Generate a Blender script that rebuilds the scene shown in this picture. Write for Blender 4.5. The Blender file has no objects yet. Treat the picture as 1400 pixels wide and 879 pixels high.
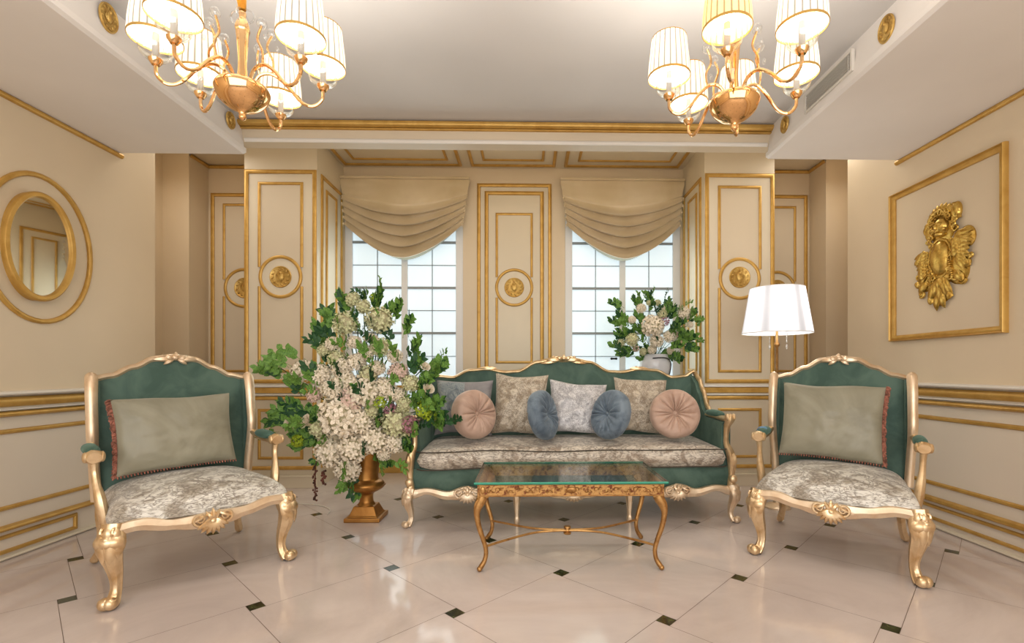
import bpy, math, random
from mathutils import Vector, Matrix, noise
PI = math.pi; cos = math.cos; sin = math.sin; R = math.radians
S = bpy.context.scene; COL = S.collection
# ------------------------------------------------------------------ camera, world, light, exposure
F = 665.0; YAW = R(1.2)
cam_d = bpy.data.cameras.new('camera'); cam = bpy.data.objects.new('camera', cam_d); COL.objects.link(cam)
cam_d.sensor_width = 36; cam_d.sensor_fit = 'HORIZONTAL'; cam_d.lens = F / 1400 * 36
cam_d.shift_x = (700 - (722 + F * math.tan(YAW))) / 1400; cam_d.shift_y = (506 - 439.5) / 1400
cam.location = (0, 0, 1.1); cam.rotation_euler = (PI / 2, 0, -YAW); cam_d.clip_start = .05
S.camera = cam
S.view_settings.view_transform = 'Standard'; S.view_settings.look = 'None'
S.view_settings.gamma = 1; S.view_settings.use_curve_mapping = False
S.view_settings.exposure = 0.0
S.cycles.use_denoising = True
S.cycles.max_bounces = 10; S.cycles.transparent_max_bounces = 12; S.cycles.sample_clamp_indirect = 6
S.cycles.caustics_reflective = False; S.cycles.caustics_refractive = False
w = bpy.data.worlds.new('world'); S.world = w; w.use_nodes = True
w.node_tree.nodes['Background'].inputs[0].default_value = (1, .97, .93, 1)
w.node_tree.nodes['Background'].inputs[1].default_value = .55

def area(name, loc, rot, sx, sy, power, col):
    l = bpy.data.lights.new(name, 'AREA'); l.shape = 'RECTANGLE'; l.size = sx; l.size_y = sy; l.energy = power; l.color = col
    o = bpy.data.objects.new(name, l); o.location = loc; o.rotation_euler = rot; COL.objects.link(o); return o
# added fill light at the open rear, then daylight through the two windows
area('fill_rear', (0, -1.9, 1.7), (PI / 2, 0, 0), 5.2, 2.2, 118, (1, .975, .95))
area('daylight_left_window', (-1.33, 5.17, 1.7), (-PI / 2, 0, 0), 1.05, 1.3, 6, (.88, .97, .95))
area('daylight_right_window', (1.03, 5.17, 1.7), (-PI / 2, 0, 0), 1.05, 1.3, 6, (.88, .97, .95))
# added fill lights, no fixtures, above the window alcove, behind the ceiling beam, and over the two side niches
area('fill_alcove', (-.15, 3.95, 3.2), (R(-25), 0, 0), 3.4, .2, 17, (1, .95, .86))
area('fill_niche_left', (-3.1, 4.2, 3.2), (R(-12), 0, 0), .7, .5, 7, (1, .94, .86))
area('fill_niche_right', (2.8, 4.3, 3.2), (R(-12), 0, 0), .7, .5, 7, (1, .94, .86))
CH_POWER = 7.2

# ------------------------------------------------------------------ materials
def lin(c):
    return tuple(((x / 255 + .055) / 1.055) ** 2.4 if x / 255 > .04045 else x / 255 / 12.92 for x in c) + (1,)
class NT:
    def __init__(s, name):
        s.m = bpy.data.materials.new(name); s.m.use_nodes = True; s.t = s.m.node_tree
        s.b = s.t.nodes['Principled BSDF']; s.out = s.t.nodes['Material Output']
    def n(s, typ, **kw):
        q = s.t.nodes.new(typ)
        for k, v in kw.items():
            if k in q.inputs: q.inputs[k].default_value = v
            else: setattr(q, k, v)
        return q
    def l(s, a, b): s.t.links.new(a, b)
    def ramp(s, fac, stops):
        r = s.n('ShaderNodeValToRGB'); e = r.color_ramp.elements
        while len(e) < len(stops): e.new(.5)
        for q, (p, c) in zip(e, stops): q.position = p; q.color = c
        s.l(fac, r.inputs[0]); return r.outputs[0]
    def noise(s, scale, detail=3, rough=.5, dist=0, vec=None):
        q = s.n('ShaderNodeTexNoise'); q.inputs['Scale'].default_value = scale; q.inputs['Detail'].default_value = detail
        q.inputs['Roughness'].default_value = rough; q.inputs['Distortion'].default_value = dist
        if vec is not None: s.l(vec, q.inputs['Vector'])
        return q.outputs[0]
    def bump(s, h, strength=.3, dist=.01):
        q = s.n('ShaderNodeBump'); q.inputs['Strength'].default_value = strength; q.inputs['Distance'].default_value = dist
        s.l(h, q.inputs['Height']); s.l(q.outputs[0], s.b.inputs['Normal'])
    def obj(s): return s.n('ShaderNodeTexCoord').outputs['Object']
    def set(s, **kw):
        for k, v in kw.items(): s.b.inputs[k.replace('_', ' ')].default_value = v
        return s
def paint(name, c, rough=.5, var=.03, bump=0):
    k = NT(name); k.set(Roughness=rough); o = k.obj()
    f = k.noise(1.6, 3, .5, 0, o); a = lin(c); b = tuple(x * (1 - var * 2) for x in a[:3]) + (1,)
    k.l(k.ramp(f, [(.3, b), (.7, a)]), k.b.inputs['Base Color'])
    if bump: k.bump(k.noise(180, 2, .5, 0, o), bump, .001)
    return k.m
def gold(name, c, dark, rough=.3, metal=.9, scale=14, bump=.25, lo=.32, hi=.6):
    k = NT(name); k.set(Metallic=metal, Roughness=rough); o = k.obj(); f = k.noise(scale, 4, .6, .6, o)
    k.l(k.ramp(f, [(lo, lin(dark)), (hi, lin(c))]), k.b.inputs['Base Color'])
    if bump: k.bump(k.noise(scale * 3, 3, .6, 0, o), bump, .003)
    return k.m
def velvet(name, c, c2, rough=.75, scale=6):
    k = NT(name); k.set(Roughness=rough); k.b.inputs['Sheen Weight'].default_value = .6; k.b.inputs['Sheen Roughness'].default_value = .35
    k.b.inputs['Sheen Tint'].default_value = lin(tuple(min(255, x + 60) for x in c))
    o = k.obj(); k.l(k.ramp(k.noise(scale, 4, .6, .8, o), [(.35, lin(c2)), (.65, lin(c))]), k.b.inputs['Base Color'])
    k.bump(k.noise(60, 2, .5, 0, o), .1, .002); return k.m
def damask(name, light, mid, dark, scale=7, rough=.42, metal=.15, accent=None):
    k = NT(name); k.set(Roughness=rough, Metallic=metal); k.b.inputs['Sheen Weight'].default_value = .25
    o = k.obj(); mix = k.n('ShaderNodeVectorMath', operation='MULTIPLY_ADD'); k.l(k.n('ShaderNodeTexNoise', Scale=scale * .9, Detail=3).outputs[1], mix.inputs[0])
    mix.inputs[1].default_value = (.30, .30, .30); k.l(o, mix.inputs[2]); wv = mix.outputs[0]
    # flower medallions: rings inside warped cells
    v = k.n('ShaderNodeTexVoronoi', Scale=scale * .75); k.l(wv, v.inputs['Vector'])
    m = k.n('ShaderNodeMath', operation='MULTIPLY'); k.l(v.outputs['Distance'], m.inputs[0]); m.inputs[1].default_value = 22
    sn = k.n('ShaderNodeMath', operation='SINE'); k.l(m.outputs[0], sn.inputs[0])
    ring = k.ramp(sn.outputs[0], [(.0, (0, 0, 0, 1)), (.78, (0, 0, 0, 1)), (.95, (1, 1, 1, 1))])
    blot = k.ramp(k.noise(scale * .8, 4, .6, 1.6, o), [(.40, lin(mid)), (.50, lin(light)), (.58, lin(light)), (.66, lin(mid))])
    # fine woven line work
    e = k.n('ShaderNodeTexVoronoi', feature='DISTANCE_TO_EDGE', Scale=scale * 3.2); k.l(wv, e.inputs['Vector'])
    line = k.ramp(e.outputs['Distance'], [(.0, (1, 1, 1, 1)), (.06, (.8, .8, .8, 1)), (.12, (0, 0, 0, 1))])
    gate = k.ramp(k.noise(scale * 1.3, 3, .6, 1, o), [(.38, (0, 0, 0, 1)), (.50, (1, 1, 1, 1))])
    mu = k.n('ShaderNodeMath', operation='MULTIPLY'); k.l(line, mu.inputs[0]); k.l(gate, mu.inputs[1])
    mxx = k.n('ShaderNodeMath', operation='MAXIMUM'); k.l(mu.outputs[0], mxx.inputs[0]); r2 = k.n('ShaderNodeMath', operation='MULTIPLY'); k.l(ring, r2.inputs[0]); r2.inputs[1].default_value = .75; k.l(r2.outputs[0], mxx.inputs[1])
    sc = k.n('ShaderNodeMath', operation='MULTIPLY'); k.l(mxx.outputs[0], sc.inputs[0]); sc.inputs[1].default_value = .75
    mx = k.n('ShaderNodeMix', data_type='RGBA'); k.l(sc.outputs[0], mx.inputs[0]); k.l(blot, mx.inputs[6]); mx.inputs[7].default_value = lin(dark); c = mx.outputs[2]
    if accent:
        mx = k.n('ShaderNodeMix', data_type='RGBA'); mask = k.ramp(k.noise(scale * .9, 3, .6, 1, o), [(.64, (0, 0, 0, 1)), (.68, (1, 1, 1, 1))])
        k.l(mask, mx.inputs[0]); k.l(c, mx.inputs[6]); mx.inputs[7].default_value = lin(accent); c = mx.outputs[2]
    k.l(c, k.b.inputs['Base Color']); k.bump(mxx.outputs[0], .3, .003); return k.m
def petal(name, c, c2, tr=.25):
    k = NT(name); k.set(Roughness=.6); k.b.inputs['Subsurface Weight'].default_value = 0
    o = k.obj(); k.l(k.ramp(k.noise(18, 2, .5, 0, o), [(.35, lin(c2)), (.6, lin(c))]), k.b.inputs['Base Color'])
    return k.m

M = {}
M['wall'] = paint('wall_paint', (227, 208, 178), .45)
M['field'] = paint('panel_field_paint', (218, 202, 176), .45)
M['panel'] = paint('panel_border_paint', (228, 215, 190), .4)
M['ceil'] = paint('ceiling_paint', (220, 216, 212), .6)
M['soffit'] = paint('lightened_soffit_paint', (246, 240, 234), .6)  # ceiling paint lightened to make up for weak light on the soffits
M['wainscot'] = paint('wainscot_paint', (232, 218, 198), .42)
M['white'] = paint('white_trim_paint', (232, 226, 216), .4)
M['wallgold'] = gold('gilded_moulding', (208, 166, 88), (192, 148, 70), .4, .45, 9, .08)
M['gold'] = gold('carved_giltwood', (240, 214, 174), (214, 178, 130), .32, .8, 10, .3)
M['goldpale'] = gold('rubbed_giltwood', (240, 219, 190), (224, 194, 158), .36, .65, 8, .25)
M['bronze'] = gold('table_bronze_gold', (192, 148, 92), (150, 106, 60), .34, .85, 16, .3)
M['apron'] = gold('chased_table_gold', (196, 150, 90), (112, 56, 32), .4, .6, 46, .6, .38, .52)
M['relief'] = gold('relief_gold', (222, 188, 100), (182, 142, 60), .27, .8, 20, .35)
M['medal'] = gold('medallion_gold', (214, 178, 100), (178, 134, 62), .38, .55, 22, .3)
M['rosegold'] = gold('polished_rose_gold', (250, 206, 150), (240, 190, 130), .08, 1, 3, 0)
M['urn'] = gold('urn_bronze_gold', (182, 130, 66), (158, 106, 48), .33, .75, 7, .12)
M['velvet'] = velvet('green_velvet', (88, 114, 101), (62, 89, 78))
M['armvelvet'] = velvet('arm_pad_velvet', (84, 116, 104), (60, 92, 80))
M['damask'] = damask('silver_damask', (222, 212, 196), (170, 154, 136), (104, 90, 76), 7)
M['damask_chair'] = damask('chair_seat_damask', (226, 222, 212), (168, 158, 142), (108, 96, 82), 6.5)
M['damask_beige'] = damask('beige_damask', (214, 202, 182), (172, 156, 134), (104, 88, 72), 10)
M['damask_silver'] = damask('silver_white_damask', (230, 228, 228), (190, 188, 190), (120, 118, 122), 10, accent=(92, 112, 132))
M['patch'] = damask('blue_grey_patchwork', (176, 184, 184), (128, 138, 144), (70, 92, 112), 14, accent=(58, 96, 128))
M['greyvelvet'] = velvet('grey_cushion_velvet', (160, 156, 156), (132, 128, 130), .6)
M['pinkvelvet'] = velvet('pink_velvet', (208, 178, 160), (180, 148, 130), .5, 4)
M['bluevelvet'] = velvet('slate_blue_velvet', (126, 142, 156), (84, 100, 116), .5, 9)
M['satin'] = velvet('sage_satin', (160, 156, 136), (136, 132, 112), .42, 3)
M['fringe'] = velvet('rose_fringe', (186, 120, 100), (96, 62, 48), .8, 40)
M['piping'] = paint('dark_piping', (70, 62, 52), .7)
M['dark'] = paint('black_fitting', (26, 26, 28), .4)
M['cord'] = paint('white_cord', (225, 218, 205), .5)
M['bluetape'] = paint('blue_tape', (120, 165, 205), .5)
M['leaf'] = petal('leaf_green', (122, 164, 72), (74, 118, 46))
M['leafdark'] = petal('leaf_dark_green', (46, 94, 48), (26, 62, 34))
M['lime'] = petal('lime_bloom', (178, 196, 40), (132, 160, 30))
M['cream'] = petal('cream_petals', (252, 242, 224), (228, 212, 182))
M['ivory'] = petal('ivory_green_petals', (230, 226, 188), (182, 190, 130))
M['blush'] = petal('blush_petals', (238, 212, 196), (214, 180, 166))
M['mauve'] = petal('mauve_petals', (186, 128, 142), (140, 86, 104))
M['core'] = petal('inner_florets', (220, 208, 172), (168, 164, 118))
M['amaranth'] = petal('amaranth_red', (110, 60, 46), (66, 40, 30))
M['ceramic'] = paint('white_ceramic', (236, 236, 240), .15)
M['upvc'] = paint('window_white', (236, 236, 236), .35)
M['muntin'] = paint('muntin_grey', (150, 156, 158), .4)
M['sleeve'] = velvet('orange_silk_sleeve', (232, 160, 26), (206, 130, 12), .5, 20)
k = NT('blind_satin'); k.set(Roughness=.3); k.b.inputs['Sheen Weight'].default_value = .3; o = k.obj()
k.l(k.ramp(k.noise(3, 3, .5, .5, o), [(.3, lin((204, 184, 146))), (.7, lin((218, 200, 168)))]), k.b.inputs['Base Color']); k.bump(k.noise(50, 2, .5, 0, o), .08, .002); M['blind'] = k.m
k = NT('sheer_lining'); k.set(Roughness=.8, Base_Color=lin((226, 238, 240)), Alpha=.75); M['sheer'] = k.m
k = NT('marble_tile'); k.set(Roughness=.09); o = k.obj(); k.b.inputs['Specular IOR Level'].default_value = .55
k.l(k.ramp(k.noise(1.1, 6, .62, 1.4, o), [(.3, lin((200, 184, 176))), (.5, lin((212, 197, 189))), (.7, lin((222, 208, 200)))]), k.b.inputs['Base Color']); M['tile'] = k.m
k = NT('dark_marble_inset'); k.set(Roughness=.12); o = k.obj()
k.l(k.ramp(k.noise(30, 4, .6, 1, o), [(.4, lin((40, 38, 20))), (.65, lin((78, 82, 44)))]), k.b.inputs['Base Color']); M['inset'] = k.m
M['grout'] = paint('grout', (120, 100, 84), .7)
k = NT('mirror_glass'); k.set(Metallic=1, Roughness=.02, Base_Color=(.82, .8, .74, 1)); M['mirror'] = k.m
def glassy(name, tint, amt=.12, rough=.02):
    k = NT(name); k.t.nodes.remove(k.b)
    g = k.n('ShaderNodeBsdfGlossy', Roughness=rough); t = k.n('ShaderNodeBsdfTransparent', Color=tint); f = k.n('ShaderNodeLayerWeight', Blend=.5); pw = k.n('ShaderNodeMath', operation='POWER'); k.l(f.outputs['Facing'], pw.inputs[0]); pw.inputs[1].default_value = 4
    ad = k.n('ShaderNodeMath', operation='MULTIPLY_ADD'); k.l(pw.outputs[0], ad.inputs[0]); ad.inputs[1].default_value = .75; ad.inputs[2].default_value = amt
    m = k.n('ShaderNodeMixShader'); k.l(ad.outputs[0], m.inputs[0]); k.l(t.outputs[0], m.inputs[1]); k.l(g.outputs[0], m.inputs[2]); k.l(m.outputs[0], k.out.inputs[0]); return k.m
M['tableglass'] = glassy('table_glass', (.9, .96, .93, 1), .05)
k = NT('glass_edge_green'); k.set(Roughness=.1, Base_Color=lin((40, 140, 112))); M['glassedge'] = k.m
M['crystal'] = glassy('crystal', (.95, .97, .98, 1), .2)
k = NT('frosted_daylight_pane'); k.set(Roughness=.35, Base_Color=lin((225, 235, 240))); o = k.obj()
k.b.inputs['Emission Color'].default_value = lin((214, 234, 244))
k.b.inputs['Emission Strength'].default_value = .62; M['pane'] = k.m
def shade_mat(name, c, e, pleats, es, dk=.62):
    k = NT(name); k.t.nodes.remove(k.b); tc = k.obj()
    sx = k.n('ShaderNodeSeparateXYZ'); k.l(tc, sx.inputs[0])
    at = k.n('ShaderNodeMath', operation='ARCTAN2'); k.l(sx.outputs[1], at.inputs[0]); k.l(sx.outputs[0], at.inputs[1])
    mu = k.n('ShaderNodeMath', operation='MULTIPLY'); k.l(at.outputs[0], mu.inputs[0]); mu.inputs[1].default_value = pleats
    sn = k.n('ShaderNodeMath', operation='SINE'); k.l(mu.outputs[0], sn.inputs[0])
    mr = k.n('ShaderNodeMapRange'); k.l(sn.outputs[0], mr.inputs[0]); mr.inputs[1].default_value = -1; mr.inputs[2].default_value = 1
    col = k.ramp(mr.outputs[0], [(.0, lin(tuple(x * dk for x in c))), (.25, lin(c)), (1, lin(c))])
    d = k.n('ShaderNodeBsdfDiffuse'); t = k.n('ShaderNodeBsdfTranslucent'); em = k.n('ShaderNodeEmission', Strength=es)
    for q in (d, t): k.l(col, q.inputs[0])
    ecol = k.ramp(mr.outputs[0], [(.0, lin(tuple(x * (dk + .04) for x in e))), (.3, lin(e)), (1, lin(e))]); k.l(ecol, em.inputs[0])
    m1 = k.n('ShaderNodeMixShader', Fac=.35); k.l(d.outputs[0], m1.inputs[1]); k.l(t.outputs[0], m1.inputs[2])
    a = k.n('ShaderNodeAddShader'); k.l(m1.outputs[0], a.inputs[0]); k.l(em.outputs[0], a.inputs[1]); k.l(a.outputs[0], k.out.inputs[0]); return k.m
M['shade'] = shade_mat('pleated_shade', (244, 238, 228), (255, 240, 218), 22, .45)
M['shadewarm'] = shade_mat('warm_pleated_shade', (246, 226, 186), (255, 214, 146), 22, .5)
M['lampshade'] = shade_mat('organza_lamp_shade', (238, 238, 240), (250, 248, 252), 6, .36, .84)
k = NT('bulb_glow'); k.b.inputs['Emission Color'].default_value = (1, .93, .8, 1); k.b.inputs['Emission Strength'].default_value = 6; M['bulb'] = k.m
k = NT('vent_grey'); k.set(Roughness=.5); o = k.obj(); k.b.inputs['Base Color'].default_value = lin((205, 200, 192)); M['vent'] = k.m

# ------------------------------------------------------------------ mesh tools
def V(*a): return Vector(a)
class MB:
    def __init__(s): s.v = []; s.f = []; s.mi = []; s.cur = 0
    def add(s, vs, fs):
        b = len(s.v); s.v += [tuple(p) for p in vs]; s.f += [tuple(i + b for i in f) for f in fs]; s.mi += [s.cur] * len(fs)
    def box(s, x0, x1, y0, y1, z0, z1):
        s.add([(x, y, z) for x in (x0, x1) for y in (y0, y1) for z in (z0, z1)],
              [(0, 1, 3, 2), (4, 6, 7, 5), (0, 4, 5, 1), (2, 3, 7, 6), (0, 2, 6, 4), (1, 5, 7, 3)])
    def rings(s, rs, closed_u=True, cap=True, closed_v=False):
        n = len(rs[0]); vs = [p for r in rs for p in r]; fs = []; m = len(rs)
        for i in range(m if closed_v else m - 1):
            for j in range(n if closed_u else n - 1):
                a = i * n + j; b = i * n + (j + 1) % n; c = ((i + 1) % m) * n + (j + 1) % n; d = ((i + 1) % m) * n + j
                fs.append((a, b, c, d))
        if cap and closed_u and not closed_v: fs.append(tuple(range(n))[::-1]); fs.append(tuple(range((m - 1) * n, m * n)))
        s.add(vs, fs)
    def tube(s, pts, rad, n=10, up=(0, 0, 1), closed=False, ribs=0, ramp=.1, cap=True):
        pts = [Vector(p) for p in pts]; m = len(pts); up = Vector(up); rs = []
        if not isinstance(rad, (list, tuple)) or (len(rad) == 2 and m != 2 and not isinstance(rad[0], (list, tuple))): rad = [rad] * m
        prev = None
        for i in range(m):
            a = pts[(i - 1) % m] if (closed or i > 0) else pts[i]; b = pts[(i + 1) % m] if (closed or i < m - 1) else pts[i]
            t = (b - a); t = t.normalized() if t.length > 1e-9 else V(0, 0, 1)
            sd = t.cross(up)
            if sd.length < .08: sd = prev if prev is not None else t.orthogonal()
            sd = (sd - t * sd.dot(t)).normalized()
            if prev is not None and sd.dot(prev) < 0: sd = -sd
            prev = sd; u = sd.cross(t)
            r = rad[i]; ra, rb = (r if isinstance(r, (list, tuple)) else (r, r))
            ring = []
            for j in range(n):
                th = 2 * PI * j / n; q = 1 + (ramp * cos(ribs * th) if ribs else 0)
                ring.append(pts[i] + (u * (sin(th) * ra) + sd * (cos(th) * rb)) * q)
            rs.append(ring)
        s.rings(rs, True, cap, closed)
    def lathe(s, prof, n=32, c=(0, 0, 0), mod=None, cap=True):
        rs = []
        for r, z in prof:
            rs.append([(c[0] + (r * (1 + (mod(2 * PI * j / n, z) if mod else 0))) * cos(2 * PI * j / n), c[1] + (r * (1 + (mod(2 * PI * j / n, z) if mod else 0))) * sin(2 * PI * j / n), c[2] + z) for j in range(n)])
        s.rings(rs, True, cap)
    def ball(s, c, r, n=12, m=8, rot=None):
        c = Vector(c); r = (r, r, r) if not isinstance(r, (list, tuple)) else r; rs = []
        for i in range(m + 1):
            ph = PI * (i + .001) / (m + .002)
            ring = [V(r[0] * sin(ph) * cos(2 * PI * j / n), r[1] * sin(ph) * sin(2 * PI * j / n), r[2] * cos(ph)) for j in range(n)]
            if rot is not None: ring = [rot @ p for p in ring]
            rs.append([c + p for p in ring])
        s.rings(rs, True, False)
    def grid(s, fn, nu, nv):
        vs = [fn(i / nu, j / nv) for j in range(nv + 1) for i in range(nu + 1)]
        s.add(vs, [(j * (nu + 1) + i, j * (nu + 1) + i + 1, (j + 1) * (nu + 1) + i + 1, (j + 1) * (nu + 1) + i) for j in range(nv) for i in range(nu)])
    def slab(s, front, back, nu, nv):
        """closed body between two surfaces of the same (u,v) square"""
        s.grid(front, nu, nv); s.grid(back, nu, nv)
        e = [(i / nu, 0) for i in range(nu)] + [(1, j / nv) for j in range(nv)] + [(1 - i / nu, 1) for i in range(nu)] + [(0, 1 - j / nv) for j in range(nv)]
        s.rings([[front(*p) for p in e], [back(*p) for p in e]], True, False)
    def xform(s, mat, start=0):
        s.v[start:] = [tuple(mat @ Vector(p)) for p in s.v[start:]]
    def build(s, name, mat, parent=None, smooth=True, bev=0, ang=40, weld=True):
        me = bpy.data.meshes.new(name); me.from_pydata(s.v, [], s.f); me.validate()
        mats = mat if isinstance(mat, (list, tuple)) else [mat]
        for m in mats: me.materials.append(M[m] if isinstance(m, str) else m)
        if len(mats) > 1 and len(me.polygons) == len(s.mi): me.polygons.foreach_set('material_index', s.mi)
        import bmesh
        bm = bmesh.new(); bm.from_mesh(me)
        if weld: bmesh.ops.remove_doubles(bm, verts=bm.verts, dist=1e-5)
        bmesh.ops.recalc_face_normals(bm, faces=bm.faces); bm.to_mesh(me); bm.free()
        if smooth:
            me.polygons.foreach_set('use_smooth', [True] * len(me.polygons))
            try: me.set_sharp_from_angle(angle=R(ang))
            except Exception: pass
        o = bpy.data.objects.new(name, me); COL.objects.link(o)
        if parent is not None: o.parent = parent
        if bev:
            b = o.modifiers.new('bevel', 'BEVEL'); b.width = bev; b.segments = 2; b.limit_method = 'ANGLE'
        return o
def cr(pts, k=6, closed=False):
    """Catmull-Rom through points of any dimension"""
    P = [tuple(p) for p in pts]; n = len(P); out = []
    g = (lambda i: P[i % n]) if closed else (lambda i: P[max(0, min(n - 1, i))])
    for i in range(n if closed else n - 1):
        a, b, c, d = g(i - 1), g(i), g(i + 1), g(i + 2)
        for j in range(k):
            t = j / k
            out.append(tuple(.5 * (2 * b[q] + (c[q] - a[q]) * t + (2 * a[q] - 5 * b[q] + 4 * c[q] - d[q]) * t * t + (3 * b[q] - a[q] - 3 * c[q] + d[q]) * t ** 3) for q in range(len(b))))
    if not closed: out.append(P[-1])
    return out
def interp(tab, x):
    if x <= tab[0][0]: return tab[0][1]
    for (a, fa), (b, fb) in zip(tab, tab[1:]):
        if x <= b:
            t = (x - a) / (b - a); t = t * t * (3 - 2 * t); return fa + (fb - fa) * t
    return tab[-1][1]
def spiral(c, r0, r1, turns, a0, n=22, plane='xz', d=0):
    out = []
    for i in range(n + 1):
        t = i / n; r = r0 + (r1 - r0) * t; a = a0 + turns * 2 * PI * t
        u, v = r * cos(a), r * sin(a)
        out.append((c[0] + u, c[1] + d * t, c[2] + v) if plane == 'xz' else (c[0] + d * t, c[1] + u, c[2] + v))
    return out
def leafdrop(mb, base, tip, w, h, up, n=6):
    """teardrop carved leaf from base to tip, width w, height h along 'up'"""
    b = Vector(base); t = Vector(tip); u = Vector(up); pts = []; rad = []
    for i in range(7):
        q = i / 6; pts.append(b.lerp(t, q) + u * h * sin(PI * q) * .6); s_ = max(.04, sin(PI * min(1, .12 + q * .88)) ** .7); rad.append((h * .5 * s_, w * s_))
    mb.tube(pts, rad, n, up)
def tag(o, label=None, cat=None, group=None, kind=None):
    if label: o['label'] = label
    if cat: o['category'] = cat
    if group: o['group'] = group
    if kind: o['kind'] = kind
    return o
def empty(name, loc=(0, 0, 0), rz=0, **kw):
    o = bpy.data.objects.new(name, None); o.location = loc; o.rotation_euler = (0, 0, rz); o.empty_display_size = .1; COL.objects.link(o); return tag(o, **kw)
def copy_tree(o, parent=None):
    c = o.copy(); COL.objects.link(c); c.parent = parent
    for ch in o.children: copy_tree(ch, c)
    return c
NTRIM = [0]
def trim(mb, mat='wallgold', **kw):
    NTRIM[0] += 1; return tag(mb.build('trim_%d' % NTRIM[0], mat, **kw), kind='structure')

# mouldings on a plane: P(a, z, d) -> world, paths are 2-D, profile = [(t, d)]
def prof(wd, dp): return [(-wd / 2, 0), (-wd / 2, dp * .55), (-wd * .28, dp), (0, dp * 1.1), (wd * .28, dp), (wd / 2, dp * .55), (wd / 2, 0)]
def mould(mb, P, path, wd=.03, dp=.016, closed=True):
    n = len(path); pr = prof(wd, dp); rs = []
    for i in range(n):
        p = path[i]; a = path[(i - 1) % n] if closed or i else None; b = path[(i + 1) % n] if closed or i < n - 1 else None
        def nrm(q, r):
            dx, dy = r[0] - q[0], r[1] - q[1]; l = math.hypot(dx, dy); return (-dy / l, dx / l)
        if a is None: nx, ny = nrm(p, b)
        elif b is None: nx, ny = nrm(a, p)
        else:
            n1 = nrm(a, p); n2 = nrm(p, b); sx, sy = n1[0] + n2[0], n1[1] + n2[1]; l2 = sx * sx + sy * sy
            nx, ny = 2 * sx / l2, 2 * sy / l2
        rs.append([P(p[0] + nx * t, p[1] + ny * t, d) for t, d in pr])
    mb.rings(rs, False, False, closed)
def rect(a0, a1, z0, z1): return [(a0, z0), (a1, z0), (a1, z1), (a0, z1)]
def ell(ca, cz, ra, rz, n=48): return [(ca + ra * cos(2 * PI * i / n), cz + rz * sin(2 * PI * i / n)) for i in range(n)]
def planeY(y): return lambda a, z, d: (a, y - d, z)
def planeXl(x): return lambda a, z, d: (x + d, a, z)      # wall on the left, facing +X
def planeXr(x): return lambda a, z, d: (x - d, a, z)
def planeZ(z): return lambda a, b, d: (a, b, z - d)

# ------------------------------------------------------------------ room shell
def struct(name, boxes, mat, **kw):
    mb = MB()
    for b in boxes: mb.box(*b)
    return tag(mb.build(name, mat, smooth=False, **kw), kind='structure')
YB = 5.25; YC = 4.6; HT = 3.28; Y0 = -2.0
# floor: big squares with small dark squares between them (pinwheel of two square sizes)
fa, fb = .6632, .0665; ua = R(-44.4); ub = ua - PI / 2
U = V(cos(ua), sin(ua)); W = V(cos(ub), sin(ub)); org = V(.18, 2.638) - (fa + fb / 2) * U - (fb / 2) * W
mb = MB(); mb.box(-3.9, 3.6, Y0, 5.45, -.05, -.0015); mb.cur = 1
big = []; small = []
for i in range(-16, 17):
    for j in range(-16, 17):
        o2 = org + (fa * U + fb * W) * i + (-fb * U + fa * W) * j
        for (x0, x1, y0, y1, lst) in ((0, fa, 0, fa, big), (fa, fa + fb, 0, fb, small)):
            g = .0012
            q = [o2 + U * a + W * b for a, b in ((x0 + g, y0 + g), (x1 - g, y0 + g), (x1 - g, y1 - g), (x0 + g, y1 - g))]
            c = (q[0] + q[2]) / 2
            if -4 < c.x < 3.7 and Y0 < c.y < 5.5: lst.append([(p.x, p.y, 0) for p in q])
for q in big: mb.add(q, [(0, 1, 2, 3)])
mb.cur = 2
for q in small: mb.add(q, [(0, 1, 2, 3)])
tag(mb.build('floor', ['grout', 'tile', 'inset'], smooth=False, weld=False), kind='structure')
struct('ceiling', [(-2.2, 1.9, Y0, 3.67, 2.96, 3.06)], 'ceil')
struct('ceiling_rear_alcove', [(-3.9, 3.6, 3.6, 5.45, HT, HT + .1)], 'panel')
struct('wall_left', [(-3.2, -3.04, Y0, 4.03, 0, HT), (-3.82, -3.66, 4.03, 4.95, 0, HT), (-3.82, -3.2, 3.95, 4.03, 0, HT), (-3.82, -3.40, 4.95, 5.45, 0, HT)], 'wall')
struct('wall_right', [(2.85, 3.01, Y0, 4.28, 0, HT), (3.34, 3.5, 4.28, 4.95, 0, HT), (3.01, 3.5, 4.2, 4.28, 0, HT), (3.07, 3.5, 4.95, 5.45, 0, HT)], 'wall')
# back wall with two window openings
WL = (-1.965, -.70); WR = (.40, 1.655); WZ = (.62, 2.98)
struct('wall_back', [(-3.40, WL[0], YB, YB + .2, 0, HT), (WL[1], WR[0], YB, YB + .2, 0, HT), (WR[1], 3.07, YB, YB + .2, 0, HT),
    (WL[0], WL[1], YB, YB + .2, 0, WZ[0]), (WL[0], WL[1], YB, YB + .2, WZ[1], HT), (WR[0], WR[1], YB, YB + .2, 0, WZ[0]), (WR[0], WR[1], YB, YB + .2, WZ[1], HT)], 'wall')
CL = (-2.65, -1.977); CR = (1.68, 2.355)
struct('wall_left_pier', [(CL[0], CL[1], YC, YB, 0, HT)], 'panel')
struct('wall_right_pier', [(CR[0], CR[1], YC, YB, 0, HT)], 'panel')
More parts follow.
